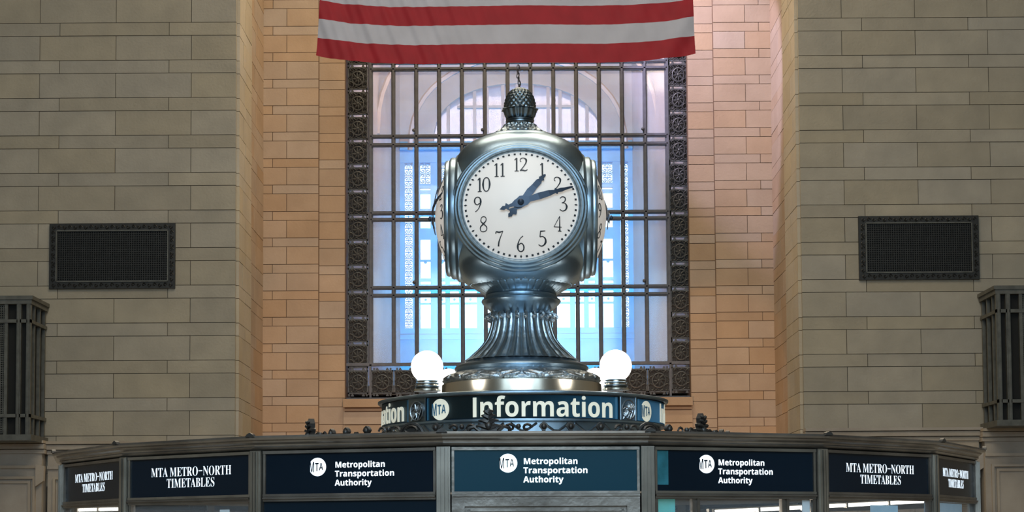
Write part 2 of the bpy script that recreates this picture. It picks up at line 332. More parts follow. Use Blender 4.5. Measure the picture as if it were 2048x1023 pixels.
def logo_mb(R, thick=.004):
    """round mark, left edge cut, with three letters running across it; origin at its centre"""
    disc = MB()
    pts = []
    for i in range(49):
        a = math.radians(-152 + 304*i/48); pts.append((R*math.cos(a), R*math.sin(a)))
    disc.prism(pts, -thick, 0)
    let = MB(); x = -1.02
    for ch, h, w, base in (('M', 1.14, .70, -.56), ('T', .92, .46, -.46), ('A', .80, .48, -.38)):
        adv, vs, fs = glyph(SANS, ch)
        let.add([((x+v[0]/adv*w)*R, -thick*(1.6+.4*v[2]), (base+v[1]/.714*h+ (x+v[0]/adv*w)*.03)*R) for v in vs], [tuple(f) for f in fs]); x += w+.02
    return disc, let

# ------------------------------------------------------------------ hall shell
D = 9.35                        # distance of the clock axis
YW = 50.0                       # face of the great piers
YB = 55.25                      # back of the window niche
struct('floor', MB().box(-32, -22, -.3, 32, 70, 0), M['floor'])
struct('ceiling', MB().box(-32, -22, 30, 32, 74, 30.4), M['plaster'])
struct('wall_far_left', MB().box(-32.4, -22, 0, -32, YW+8, 30), M['plaster'])
struct('wall_far_right', MB().box(32, -22, 0, 32.4, YW+8, 30), M['plaster'])
bw = MB()
for a, b in ((-32, -16), (-10, -3), (3, 10), (16, 32)): bw.box(a, -22.4, 0, b, -22, 30)
for a, b in ((-16, -10), (-3, 3), (10, 16)): bw.box(a, -22.4, 0, b, -22, 7); bw.box(a, -22.4, 22, b, -22, 30)
struct('wall_behind_visitor', bw, M['plaster'])

stone_me = MB().add([(0,0,0),(1,0,0),(1,0,1),(0,0,1),(0,1,0),(1,1,0),(1,1,1),(0,1,1)],
                    [(0,1,2,3),(1,5,6,2),(5,4,7,6),(4,0,3,7),(3,2,6,7),(4,5,1,0)])
def stone_data(m): return stone_me.mesh('stone_block', m)
STN = {k: stone_data(M[k]) for k in ('stone_pier', 'stone_niche', 'stone_ledge', 'passage', 'stone_reveal')}
def stone(parent, key, x0, x1, z0, z1, yf, depth=.12, gap=.017):
    """one block whose face is at yf, set with a recessed joint round it"""
    j = random.uniform(0, .012)
    return obj('stone', STN[key], parent=parent, loc=(x0+gap/2, yf-j, z0+gap/2), scale=(x1-x0-gap, depth, z1-z0-gap))
def course_wall(parent, key, rows, thick_j, thin_j, yf, ref_px, jit=0, holes=()):
    """rows = pixel y of every joint, top to bottom, alternating thick/thin; *_j joint pixel xs"""
    for i, (ya, yb) in enumerate(zip(rows[:-1], rows[1:])):
        js = thin_j if (yb-ya) < THIN else thick_j
        z1, z0 = zz(ya, yf, ref_px), zz(yb, yf, ref_px)
        for a, b in zip(js[:-1], js[1:]):
            xa, xb = xx(a, yf, 480), xx(b, yf, 480)
            stone(parent, key, xa, xb, z0, z1, yf)
XL, XR = xx(471.5, YW, 480), xx(1602, YW, 480)
# piers: backing then blocks
wl = struct('wall_left', MB().box(-32, YW+.03, 0, XL-.02, YB+1.2, 30), M['mortar'])
wr = struct('wall_right', MB().box(XR+.02, YW+.03, 0, 32, YB+1.2, 30), M['mortar'])
THIN = 36
def alt_rows(first, period, thin, lo, hi):
    y = first
    while y > lo: y -= period
    out = []
    while y < hi: out += [y, y+thin]; y += period
    return out
rowsL = [r for r in alt_rows(45.5, 75.0, 26, -150, 960)]
rowsR = [r for r in alt_rows(35.5, 74.6, 25.5, -150, 960)]
course_wall(wl, 'stone_pier', rowsL, [-230, -77, 76, 229, 381, 471.5], [-210, -95, 116, 336, 471.5], YW, 250)
course_wall(wr, 'stone_pier', rowsR, [1602, 1690, 1838, 1984, 2132, 2280], [1602, 1731, 1945, 2160, 2280], YW, 1800)
# reveals: blocks run on round the corner into the niche
for side, wall, xs_, rows, rp in ((-1, wl, XL, rowsL, 250), (1, wr, XR, rowsR, 1800)):
    for i, (ya, yb) in enumerate(zip(rows[:-1], rows[1:])):
        z1, z0 = zz(ya, YW, rp), zz(yb, YW, rp)
        thin = (yb-ya) < THIN
        cuts = [0, 1.3, 2.45, 3.9, 5.25] if thin else [0, .8, 2.45, 3.3, 5.25]
        if i % 4 == 1: cuts = [c+.3 if 0 < c < 5 and c != 2.45 else c for c in cuts]
        for a, b in zip(cuts[:-1], cuts[1:]):
            dep = .10; off = .05 if a < 2.44 else 0.0       # front half slightly proud, its stronger light painted as paler stone
            j = random.uniform(0, .010)
            x0 = xs_-.02-.06 if side < 0 else xs_+.02-dep+.06
            k = (off+j)*(-side)
            obj('stone', STN['stone_reveal' if off else 'stone_niche'], parent=wall, loc=(x0+k-(.0 if side<0 else 0), YW+.135*(a == 0)+a+.007, z0+.007), scale=(dep, b-a-.014-.135*(a == 0), z1-z0-.014))
# niche back walls
nl = struct('wall_niche_left', MB().box(XL-.5, YB+.03, 0, xx(637.5, YB), YB+1.2, 30).box(xx(637.5, YB), YB+.13, 0, xx(690, YB), YB+1.2, 30), M['mortar_niche'])
nr = struct('wall_niche_right', MB().box(xx(1430.5, YB), YB+.03, 0, XR+.5, YB+1.2, 30).box(xx(1379, YB), YB+.13, 0, xx(1430.5, YB), YB+1.2, 30), M['mortar_niche'])
THIN = 26
rnL = alt_rows(422.5, 52.85, 17.7, -110, 960); rnR = alt_rows(413, 52.6, 17.7, -110, 960)
course_wall(nl, 'stone_niche', rnL, [519, 573, 637], [519, 545, 637], YB, 580)
course_wall(nl, 'stone_niche', [r+3 for r in rnL], [638, 690], [638, 690], YB+.10, 660)
course_wall(nr, 'stone_niche', rnR, [1431, 1495, 1549], [1431, 1523, 1549], YB, 1480)
course_wall(nr, 'stone_niche', [r+3 for r in rnR], [1378.5, 1430], [1378.5, 1430], YB+.10, 1400)
# sill below the window, lower wall
sill = struct('wall_below_window', MB().box(xx(688, YB), YB+.10, 0, xx(1381, YB), YB+1.2, zz(796, YB)), M['mortar_niche'])
for a, b in ((686, 862), (862, 1040), (1040, 1210), (1210, 1382)):
    for y0, y1, out in ((795, 812, .16), (814, 819, .02), (821, 846, .06), (847, 872, .05), (873, 940, .05)):
        stone(sill, 'stone_niche', xx(a, YB), xx(b, YB), zz(y1, YB), zz(y0, YB), YB+.10-out, .18, .01)

# ledge and rusticated base of the piers
def ledge(n, segs, y_top, sgn):
    t = struct(n)
    for (a, b, out) in segs:
        yf = YW-out
        for (q0, q1, extra) in ((0, 6, .14), (7, 17, .08), (18, 26, .0)):
            stone(t, 'stone_ledge', xx(a, yf), xx(b, yf), zz(y_top+q1, yf, a), zz(y_top+q0, yf, a), yf-extra, .3+out+extra, .004)
        zb = zz(y_top+26, yf, a)
        bx = MB().box(xx(a, yf)+.08, yf+.05, 0, xx(b, yf)-.08, YW+.04, zb); obj('base_wall', bx, M['stone_ledge'], t)
        # sunk panels with raised mouldings
        xa, xb = xx(a, yf)+.08, xx(b, yf)-.08; w = 1.75; k = max(1, round((xb-xa)/w)); w = (xb-xa)/k
        for i in range(k):
            u0, u1 = xa+i*w+.16, xa+(i+1)*w-.16
            for s_, (dz, ins, pr) in enumerate(((0, 0, .09), (.12, .14, .05))):
                fr = MB(); zt = zb-.62-dz; l, r_ = u0+ins, u1-ins
                y0_, y1_ = yf+.05-pr, yf+.06
                fr.box(l, y0_, zt-.07, r_, y1_, zt); fr.box(l, y0_, .5, l+.07, y1_, zt-.07); fr.box(r_-.07, y0_, .5, r_, y1_, zt-.07)
                obj('panel_moulding', fr, M['stone_ledge'], t)
            obj('string_course', MB().box(xa+i*w, yf-.02, zb-.40, xa+(i+1)*w, yf+.06, zb-.32), M['stone_ledge'], t)
            # console bracket
            br = MB().prism([(u1+.02, zb-.9), (u1+.24, zb-.75), (u1+.26, zb-.35), (u1+.02, zb-.3)], yf-.10, yf+.06)
            obj('console', br, M['stone_ledge'], t)
    return t
ledge('trim_1', [(-230, 93, .55), (93, 470, .25)], 882, -1)
ledge('trim_2', [(1604, 1956, .25), (1956, 2280, .55)], 856, 1)

# ------------------------------------------------------------------ great window
YG = 55.75
win = struct('window_1')
colx = [741.5 + 45.85*i for i in range(14)]; colx[-1] = 1336.5
pairs = [(-327, -312), (-176, -161), (-27, -12), (124, 138), (272, 289), (425, 438), (574, 589.5)]
GX = lambda p: xx(p, YG, 430)
GZ = lambda p: zz(p, YG, 1035)
ztop, zbot = GZ(-330), GZ(727)
for i, cx in enumerate(colx):
    w = .085 if 0 < i < 13 else .10
    m = MB().box(GX(cx)-w*.75, YG-.06, zbot, GX(cx)+w*.75, YG+.06, ztop)
    m.box(GX(cx)-w*.35, YG-.11, zbot, GX(cx)+w*.35, YG-.06, ztop)
    o = obj('mullion', m, M['bar'], win)
for a, b in pairs:
    for y in (a, b):
        m = MB().box(GX(colx[0]), YG-.09, GZ(y)-.055, GX(colx[-1]), YG+.05, GZ(y)+.055)
        m.box(GX(colx[0]), YG-.11, GZ(y)-.02, GX(colx[-1]), YG-.09, GZ(y)+.02)
        obj('transom_bar', m, M['bar'], win)
# small hinge knobs where casements meet
for i in (2, 5, 7, 12):
    for y in (270, 573):
        k = MB(); k.ball((0, 0, 0), .055, 6); o = obj('casement_knob', k, M['bar'], win, loc=(GX(colx[i])-.075, YG-.1, GZ(y)+.15))
pane = MB().box(0, -.008, 0, 1, .008, 1).mesh('glass_pane', M['pane'])
prev = [(-500, -330)] + pairs
for (a0, b0), (a1, b1) in zip(prev, pairs + [(727, 731)]):
    z1, z0 = GZ(b0), GZ(a1)
    for i in range(13):
        x0, x1 = GX(colx[i])+.03, GX(colx[i+1])-.03
        if b0 > -331: obj('glass_pane', pane, parent=win, loc=(x0, YG, z0), scale=(x1-x0, 1, z1-z0))
# cast ornament squares
def ornament_tile(w, h):
    m = MB(); back = MB()
    m.box(-w/2, -.05, -h/2, w/2, 0, -h/2+.035); m.box(-w/2, -.05, h/2-.035, w/2, 0, h/2)
    m.box(-w/2, -.05, -h/2, -w/2+.035, 0, h/2); m.box(w/2-.035, -.05, -h/2, w/2, 0, h/2)
    R = min(w, h)*.30
    m.tube([(R*math.cos(2*PI*i/18), -.05, R*math.sin(2*PI*i/18)) for i in range(18)], .022, 5, True)
    for q in range(8):
        a = 2*PI*q/8
        m.tube([(R*s_*math.cos(a+.5*(1-s_)), -.06, R*s_*math.sin(a+.5*(1-s_))) for s_ in (.15, .4, .65, .9)], [.012, .028, .026, .01], 4)
    m.ball((0, -.06, 0), R*.22, 4)
    for sx in (-1, 1):
        for sz in (-1, 1):
            c0 = Vector((sx*w*.34, -.05, sz*h*.33))
            pts = [c0 + Vector((sx*(.015+.012*k)*math.cos(k*.62), -.01, sz*(.015+.012*k)*math.sin(k*.62))) for k in range(9)]
            m.tube(pts, .016, 4)
            m.ball((sx*w*.42, -.05, sz*h*.41), .024, 3)
    for sx in (-1, 1):
        m.tube([(sx*w*.46, -.05, -h*.22), (sx*w*.36, -.06, -h*.08), (sx*w*.46, -.06, h*.02), (sx*w*.37, -.05, h*.16)], .014, 4)
    for sz in (-1, 1):
        m.tube([(-w*.22, -.05, sz*h*.45), (-w*.08, -.06, sz*h*.36), (w*.05, -.06, sz*h*.44), (w*.18, -.05, sz*h*.37)], .014, 4)
    k = len(m.f); m.box(-w/2, -.004, -h/2, w/2, .03, h/2)
    m.m[k:] = [1]*(len(m.f)-k)
    return m.mesh('ornament_square', [M['iron'], M['ironback']])
TW, TH = .62, .60
tile = ornament_tile(TW, TH)
def notch(cx, cz, w, h):
    """narrow open row between two squares with little cast studs that leave three lights"""
    m = MB(); 
    for k in (-.28, .28):
        m.prism([(cx+k*w-.05, cz-h/2), (cx+k*w+.05, cz-h/2), (cx+k*w+.02, cz+h/2), (cx+k*w-.02, cz+h/2)], YG-.06, YG-.02)
    m.box(cx-w/2, YG-.06, cz-h/2, cx-w/2+.05, YG, cz+h/2); m.box(cx+w/2-.05, YG-.06, cz-h/2, cx+w/2, YG, cz+h/2)
    obj('notched_strip', m, M['iron'], win)
nrows = [788, 736, 684.5, 633.5, 582, 532, 482, 431.5, 381, 330.5, 280.5, 230.5, 180.5, 130.5] + [130.5-50.4*k for k in range(1, 9)]
for cxp in (716, 1359):
    off = 0 if cxp < 1000 else -3
    for i, ny in enumerate(nrows):
        cz = GZ(ny+off); notch(GX(cxp), cz, .60, .075)
        if i+1 < len(nrows):
            c2 = GZ(nrows[i+1]+off); h = (c2-cz)-.075
            obj('ornament_square', tile, parent=win, loc=(GX(cxp), YG-.02, (cz+c2)/2), scale=(.62/TW, 1, h/TH))
for i in range(13):
    cx = (colx[i]+colx[i+1])/2
    for ny in (736, 788): notch(GX(cx), GZ(ny), .56, .07)
    c1, c2 = GZ(788), GZ(736)
    obj('ornament_square', tile, parent=win, loc=(GX(cx), YG-.02, (c1+c2)/2), scale=((GX(colx[1])-GX(colx[0]))*.97/TW, 1, (c2-c1-.07)/TH))
# perimeter frame
fr = MB()
for a, b in ((688, 693), (739, 743)): fr.box(GX(a), YG-.10, GZ(793), GX(b), YG+.05, ztop)
for a, b in ((1335, 1339), (1377.5, 1382)): fr.box(GX(a), YG-.10, GZ(793), GX(b), YG+.05, ztop)
for a, b in ((793, 797), (724, 730)): fr.box(GX(688), YG-.10, GZ(b), GX(1382), YG+.05, GZ(a))
obj('window_frame', fr, M['bar'], win)

# ------------------------------------------------------------------ passage and outer window behind the glass
YO = 66.0
OX = lambda p: xx(p, YO, 430)
OZ = lambda p: zz(p, YO, 1035)
pw = struct('wall_passage')
zt_, zb_ = 22.5, 0
def slab(name, pts, z0, z1, m, parent):
    """vertical wall of plan polygon pts"""
    b = MB(); n = len(pts)
    b.add([(x, y, z0) for x, y in pts] + [(x, y, z1) for x, y in pts], [tuple(range(n-1, -1, -1)), tuple(range(n, 2*n))] + [(i, (i+1) % n, n+(i+1) % n, n+i) for i in range(n)])
    return obj(name, b, m, parent)
# splayed side walls of the passage
slab('side_wall', [(xx(700, YG+.6), YB+1.2), (OX(800), YO), (OX(800)-1.5, YO+.6), (xx(700, YG+.6)-2, YB+1.2)], 0, 24, M['passage'], pw)
slab('side_wall', [(xx(1372, YG+.6), YB+1.2), (xx(1372, YG+.6)+2, YB+1.2), (OX(1266)+1.5, YO+.6), (OX(1266), YO)], 0, 24, M['passage'], pw)
slab('passage_ceiling', [(-9, YB+1.2), (9, YB+1.2), (9, YO+1), (-9, YO+1)], 23, 23.3, M['passage'], pw)
slab('passage_floor', [(-9, YB+1.2), (9, YB+1.2), (9, YO+1), (-9, YO+1)], 6.5, 6.8, M['passage'], pw)
slab('lower_wall', [(OX(800), YO), (OX(1266), YO), (OX(1266), YO+.5), (OX(800), YO+.5)], 0, OZ(655), M['out_metal'], pw)
slab('skirting', [(OX(800), YO-.12), (OX(1266), YO-.12), (OX(1266), YO), (OX(800), YO)], OZ(678), OZ(668), M['out_metal'], pw)
# upper wall with the arched opening
ar = MB(); n = 24; cx0, hw, y0a, y1a = 1036.5, 169, 282, 166
arc = [(OX(cx0-hw*math.cos(PI*i/n)), OZ(y0a)+(OZ(y1a)-OZ(y0a))*math.sin(PI*i/n)**.82) for i in range(n+1)]
for (xa, za), (xb, zb) in zip(arc[:-1], arc[1:]):
    ar.add([(xa, YO, za), (xb, YO, zb), (xb, YO, 24), (xa, YO, 24), (xa, YO+.5, za), (xb, YO+.5, zb), (xb, YO+.5, 24), (xa, YO+.5, 24)],
           [(0,1,2,3), (4,7,6,5), (0,4,5,1)])
ar.box(OX(780), YO, OZ(y0a), arc[0][0], YO+.5, 24); ar.box(arc[-1][0], YO, OZ(y0a), OX(1290), YO+.5, 24)
obj('upper_wall', ar, M['passage'], pw)
# arch ribs of the vault before the lunette
for k, (dy, s_) in enumerate(((2.0, 1.24), (4.6, 1.55))):
    pts = [(OX(cx0-hw*s_*math.cos(PI*i/n)), YO-dy, OZ(y0a+40)+(OZ(y1a)-OZ(y0a))*s_*1.25*math.sin(PI*i/n)**.82) for i in range(n+1)]
    obj('vault_rib', MB().tube(pts, .10, 5), M['passage'], pw)
slab('beam', [(OX(800), YO-.05), (OX(1266), YO-.05), (OX(1266), YO+.5), (OX(800), YO+.5)], OZ(324), OZ(y0a), M['out_metal'], pw)
slab('beam_moulding', [(OX(800), YO-.22), (OX(1266), YO-.22), (OX(1266), YO-.05), (OX(800), YO-.05)], OZ(300), OZ(290), M['out_metal'], pw)
lw = struct('window_2')
lun = MB().prism([(x, z) for x, z in arc], YO+.20, YO+.22); obj('lunette_glass', lun, M['frosted'], lw)
for px in (897, 926, 975, 1007, 1036, 1066, 1098, 1147, 1176, 950, 1122):
    t = min(1, abs(px-cx0)/hw); zt = OZ(y0a)+(OZ(y1a)-OZ(y0a))*max(0.02, math.sqrt(1-t*t))**.82
    lean = (px-cx0)*.0
    b = MB().box(OX(px)-.06, YO+.1, OZ(y0a), OX(px)+.06, YO+.2, zt); obj('lunette_mullion', b, M['passage'], lw)
b = MB().box(OX(915), YO+.08, OZ(214), OX(1158), YO+.2, OZ(209)); obj('lunette_transom', b, M['passage'], lw)
# lower outer window
ow = struct('window_3')
cols = [(809, 825, 's'), (840, 861, 'p'), (877, 890, 'p'), (899, 917, 'p'), (927, 953, 'w'), (966, 990, 'w'), (1002, 1026, 'w')]
cols = cols + [(2066-b, 2066-a, k) for a, b, k in reversed(cols)]
xs = [800] + [v for a, b, k in cols for v in (a, b)] + [1266]
for a, b in zip(xs[::2], xs[1::2]):
    if b > a: obj('pier', MB().box(OX(a), YO-.02, OZ(655), OX(b), YO+.3, OZ(324)), M['out_metal'], ow)
rows_p = [(325, 366, 'o'), (374, 379, ''), (385, 416, ''), (421, 424, ''), (430, 455, ''), (476, 555, 's'), (560, 567, ''), (580, 655, 's')]
prevy = 324
rails = []
for a, b, k in rows_p: rails.append((prevy, a)); prevy = b
for a, b in rails:
    if b-a > .9: obj('rail', MB().box(OX(826), YO, OZ(b), OX(1240), YO+.25, OZ(a)), M['out_metal'], ow)
def scroll_tile():
    m = MB(); rnd = random.Random(3)
    for sx in (-1, 1):
        for c0, s0 in (((.24, .78), 1), ((.24, .26), -1)):
            pts = [(sx*(c0[0]+.20*(1-k/11)*math.cos(k*.72)), -.03, c0[1]+s0*.19*(1-k/11)*math.sin(k*.72)) for k in range(10)]
            m.tube(pts, .045, 4)
        m.tube([(sx*.02, -.03, .5), (sx*.2, -.03, .56), (sx*.42, -.03, .5)], .05, 4)
    m.tube([(0, -.03, 0), (0, -.03, 1)], .035, 4); m.ball((0, -.03, .5), .09, 4)
    m.tube([(-.5, -.03, .02), (.5, -.03, .02)], .03, 4); m.tube([(-.5, -.03, .98), (.5, -.03, .98)], .03, 4)
    return m.mesh('scroll_panel', M['out_metal'])
scr = scroll_tile()
for a, b, k in cols:
    xa, xb = OX(a), OX(b); w = xb-xa; c = (xa+xb)/2
    if k == 's':
        y = 325
        while y < 655:
            y2 = min(y+(20 if (y//20) % 2 else 24), 655)
            obj('scroll_panel', scr, parent=ow, loc=(c, YO+.1, OZ(y2)), scale=(w, 1, OZ(y)-OZ(y2))); y = y2+2
    else:
        for y0, y1 in ((325, 345), (346, 366)):
            obj('scroll_panel', scr, parent=ow, loc=(c, YO+.1, OZ(y1)), scale=(w, 1, OZ(y0)-OZ(y1)))
        for y in (519, 605):
            obj('sash_bar', MB().box(xa, YO+.08, OZ(y)-.035, xb, YO+.16, OZ(y)+.035), M['out_metal'], ow)
        b2 = MB(); b2.ball((c, YO+.1, OZ(522)), .06, 4); b2.ball((c, YO+.1, OZ(597)), .05, 4); obj('sash_catch', b2, M['out_metal'], ow)

# ------------------------------------------------------------------ wall grilles
def wall_grille(label, x0, x1, y0, y1, rp):
    yf = YW-.10
    a, b, zt, zb = xx(x0, yf), xx(x1, yf), zz(y0, yf, rp), zz(y1, yf, rp); w, h = b-a, zt-zb
    t = thing('wall_grille', label, 'vent grille', ((a+b)/2, yf, zb), 0, 'cast iron grilles in the stone piers')
    obj('backing', MB().box(-w/2+.05, .07, .05, w/2-.05, .085, h-.05), M['ventback'], t)
    fr = MB(); bw_ = .20
    fr.box(-w/2, 0, 0, w/2, .09, bw_); fr.box(-w/2, 0, h-bw_, w/2, .09, h); fr.box(-w/2, 0, bw_, -w/2+bw_, .09, h-bw_); fr.box(w/2-bw_, 0, bw_, w/2, .09, h-bw_)
    f = obj('frame', fr, M['vent'], t)
    be = MB()
    for z in (bw_, h-bw_): be.box(-w/2+bw_, -.03, z-.015, w/2-bw_, 0, z+.015)
    for x in (-w/2+bw_, w/2-bw_): be.box(x-.015, -.03, bw_, x+.015, 0, h-bw_)
    obj('inner_bead', be, M['cab'], t)
    sc_ = MB()
    def wave(p0, p1, n):
        for i in range(n):
            c = Vector(p0).lerp(Vector(p1), (i+.5)/n); s_ = 1 if i % 2 else -1
            sc_.tube([c+Vector((.055*(1-k/9)*math.cos(k*.8*s_), -.012, .055*(1-k/9)*math.sin(k*.8*s_))) for k in range(8)], .014, 4)
            sc_.ball((c.x, -.01, c.z+s_*.065), .016, 3)
    nx, nz = int(w/.15), int(h/.15)
    for z in (.1, h-.1): wave((-w/2+.05, 0, z), (w/2-.05, 0, z), nx)
    for x in (-w/2+.1, w/2-.1): wave((x, 0, .2), (x, 0, h-.2), nz)
    obj('scroll_border', sc_, M['vent'], t, kind='stuff')
    me = MB(); s_ = .062
    k = -w/2+bw_+s_/2
    while k < w/2-bw_: me.box(k-.011, .02, bw_, k+.011, .035, h-bw_); k += s_
    k = bw_+s_/2
    while k < h-bw_: me.box(-w/2+bw_, .03, k-.011, w/2-bw_, .045, k+.011); k += s_
    o = obj('mesh_screen', me, M['vent'], t); o['kind'] = 'stuff'
wall_grille('dark cast iron grille with scroll border in the stone pier left of the clock', 98.5, 350, 446.5, 576.5, 224)
wall_grille('dark cast iron grille with scroll border in the stone pier right of the clock', 1718, 1958.5, 431, 558.5, 1838)

# bronze cabinets on the ledge at both picture edges
def cabinet(label, px_corner, px_back, y_top, y_bot, sgn):
    """sgn +1: at the left picture edge (its side faces the clock)"""
    Y0 = YW-1.75; Y1 = YW-.05
    xc = xx(px_corner, Y0, 700); zb, zt = zz(y_bot, Y0, px_corner), zz(y_top, Y0, px_corner); h = zt-zb
    t = thing('lattice_cabinet', label, 'cabinet', (xc, Y0, zb), 0, 'bronze lattice cabinets on the stone ledge')
    d = -sgn; Wd = 3.4; dep = Y1-Y0
    def bx(mb, a, b, y0, y1, z0, z1): mb.box(min(d*a, d*b), y0, z0, max(d*a, d*b), y1, z1)
    core = MB(); bx(core, .16, Wd-.1, .16, dep, .02, h-.12); obj('dark_core', core, M['ventback'], t)
    top = MB(); bx(top, -.06, Wd, -.06, dep, h-.10, h); bx(top, -.02, Wd, -.02, dep, h-.22, h-.10); obj('cornice', top, M['cab'], t)
    base = MB(); bx(base, -.05, Wd, -.05, dep, 0, .16); obj('plinth', base, M['cab'], t)
    for q in (0, .26):
        p = MB(); bx(p, q, q+.12, 0, .12, .16, h-.22); bx(p, q+.03, q+.09, -.03, 0, .16, h-.22); obj('corner_pilaster', p, M['cab'], t)
    for u in (.62, 1.12, 1.62, 2.12, 2.62, 3.12):
        p = MB(); bx(p, u, u+.09, .02, .12, .16, h-.22); obj('front_mullion', p, M['cab'], t)
    for v in (.50, 1.05, dep-.14):
        p = MB(); bx(p, .03, .12, v, v+.09, .16, h-.22); obj('side_mullion', p, M['cab'], t)
    for z in (.62, h-.72):
        p = MB(); bx(p, .0, Wd-.1, .0, .13, z, z+.09); obj('front_rail', p, M['cab'], t)
        p = MB(); bx(p, .0, .13, .13, dep, z, z+.09); obj('side_rail', p, M['cab'], t)
    me = MB(); k = .75
    while k < Wd-.1: bx(me, k, k+.02, .09, .11, .2, h-.25); k += .06
    z = .2
    while z < h-.25: bx(me, .72, Wd-.1, .10, .12, z, z+.02); z += .06
    o = obj('mesh_screen', me, M['cab'], t); o['kind'] = 'stuff'
cabinet('dark bronze lattice cabinet on the ledge at the left edge of the picture', 61, 91, 591, 880, 1)
cabinet('dark bronze lattice cabinet on the ledge at the right edge of the picture', 1994, 1965, 571, 851, -1)

# ------------------------------------------------------------------ flag and chain
YF = 47.5
fl = MB(); NX, NZ = 320, 13*6
x0f, x1f = 632, 1391; base = 108
zst = (zz(85, YF)-zz(121.6, YF))
def flag_pt(u, v):      # u 0..1 across, v 0..13 stripes from the bottom
    sag = 19*(1-(2*u-1)**4)*(1-.16*v/2) + 1.5*math.sin(u*9)
    sag = max(sag, 0) if v < 9 else 0
    px = x0f+(x1f-x0f)*u
    px += (8*(v/3) if u < .5 else -5*(v/3))*abs(2*u-1)**2*(1 if v < 4 else 1.33/(v/3))
    z = zz(base, YF)-sag*(YF/F) + v*zst
    e = abs(2*u-1)
    fold = .012*math.sin(u*26+v*.9)+.07*e**4*math.sin((u*50 if u < .5 else -u*50)+v*1.6)
    fold += .022*math.sin(u*95+v*2.6)*max(0, 1-abs(u-.2)*3.2)+.016*math.sin(u*210+v*4.1+math.sin(u*17))*(.35+.65*max(0, 1-abs(u-.18)*3)) + .018*math.sin(u*80-v*2.6)*max(0, 1-abs(u-.88)*5)
    return (xx(px, YF, 60), YF+fold, z)
for j in range(NZ+1):
    for i in range(NX+1): fl.v.append(flag_pt(i/NX, 13*j/NZ))
for j in range(NZ):
    for i in range(NX):
        s_ = int(13*(j+.5)/NZ); a = j*(NX+1)+i
        fl.f.append((a, a+1, a+NX+2, a+NX+1)); fl.m.append(2 if (s_ >= 6 and i < NX*.4) else (0 if s_ % 2 == 0 else 1))
fo = obj('flag', fl, [M['flag_red'], M['flag_white'], M['flag_blue']], smooth=True)
tag(fo, 'huge hanging flag with red and white stripes above the clock', 'flag')
ch = thing('hanging_chain', 'short dark link chain hanging from the flag hem above the acorn finial', 'chain', (xx(1037, YF, 150), YF, zz(178, YF)-.05))
link = MB().tube([(.032*math.cos(2*PI*i/12), 0, .075*math.sin(2*PI*i/12)) for i in range(12)], .016, 5, True).mesh('chain_link', M['chain'], True)
for k in range(7):
    obj('chain_link', link, parent=ch, loc=(.02*math.sin(k), 0, k*.105), rot=(0, .15*math.sin(k*2), PI/2*(k % 2)+.4))

# ------------------------------------------------------------------ four faced clock
CX = .028
def PR(lst, Y=D): return [(hw*Y/F, zz(y, Y, 1041)) for hw, y in lst]
clock = thing('four_faced_clock', 'silvery brass four-faced ball clock with acorn finial on a fluted pedestal', 'clock', (CX, D, zz(783, D-.3)))
CO = Vector(clock.location)
def cobj(name, mb, m, smooth=True, parent=None, **k):
    mb.xform(lambda v: v-Vector((0, 0, CO.z)))
    return obj(name, mb, m, parent or clock, smooth, **k)
def clathe(name, prof, m, n=96, mod=None, cap=True): return cobj(name, MB().lathe(prof, n, mod, cap=cap), m)
# base drum of bright brass
def zf(y, r): return zz(y, D-r)          # height of a point on the front of a ring of radius r
clathe('base_drum', [(.415, zf(779, .42)), (.415, zf(777.5, .42)), (.412, zf(756, .41)), (.405, zf(754, .41)), (.39, zf(753, .40))], M['brass'])
z0, z1 = zf(753.5, .40), zf(731, .34)
def relief(a, j, r, z):
    t = (z-z0)/(z1-z0); t = max(0, min(1, t)); k = math.sin(PI*min(1, t*1.02))
    u = (a*11/PI) % 2-1; d = 0
    lw_ = .92*math.sin(PI*(t*.8+.12))**.7
    if abs(u) < lw_: d = .010+.004*math.cos(16*(t-.5*abs(u))) - (.006 if abs(u) < .07 else 0)
    else: d = .007*math.sin(9*t*PI)*math.cos(u*9)
    return (d*k, 0)
clathe('leaf_relief_band', [(.40-.006*i/12-(.062)*(i/12)**1.3+.018*math.sin(PI*i/12), z0+(z1-z0)*i/12) for i in [q/2.5 for q in range(31)]], M['relief'], 440, relief)
clathe('base_moulding', [(.335, z1-.004), (.345, z1+.004), (.348, z1+.016), (.340, z1+.028), (.322, z1+.036), (.300, z1+.042), (.292, z1+.050), (.275, z1+.056)], M['silver'])
# fluted flared neck
nk = PR([(112, 722), (103, 716), (95, 708), (86, 700), (77, 690), (70, 680), (65, 668), (61, 654), (59, 642), (59, 632)])
fine = []
for (a, b), (c, d) in zip(nk[:-1], nk[1:]):
    for q in range(4): fine.append((a+(c-a)*q/4, b+(d-b)*q/4))
fine.append(nk[-1])
def flute(a, j, r, z):
    s_ = abs(math.sin(a*12)); t = abs(math.sin(a*12+PI/2))
    return (r*(.075*(s_**.5)-.04 - (.05 if t < .12 else 0)), 0)
clathe('fluted_neck', fine, M['patina'], 288, flute)
# scroll collar
col_ = MB()
for k in range(24):
    a = 2*PI*(k+.5)/24; R = .158; zc_ = zz(637, D)
    pts = []
    for q in range(9):
        t = q*.75; rr = .024*(1-q/12)
        pts.append(((R+.006+rr*math.cos(t))*math.sin(a), -(R+.006+rr*math.cos(t))*math.cos(a), zc_+rr*math.sin(t)))
    col_.tube(pts, .0085, 5); col_.ball(pts[-1], .010, 4)
cobj('scroll_collar', col_, M['relief'])
clathe('upper_flange', PR([(54, 634), (58, 626), (66, 618), (74, 611), (78, 607), (80, 603), (78.5, 600), (75, 598.5), (73, 595), (72, 591), (62, 588)]), M['silver'])
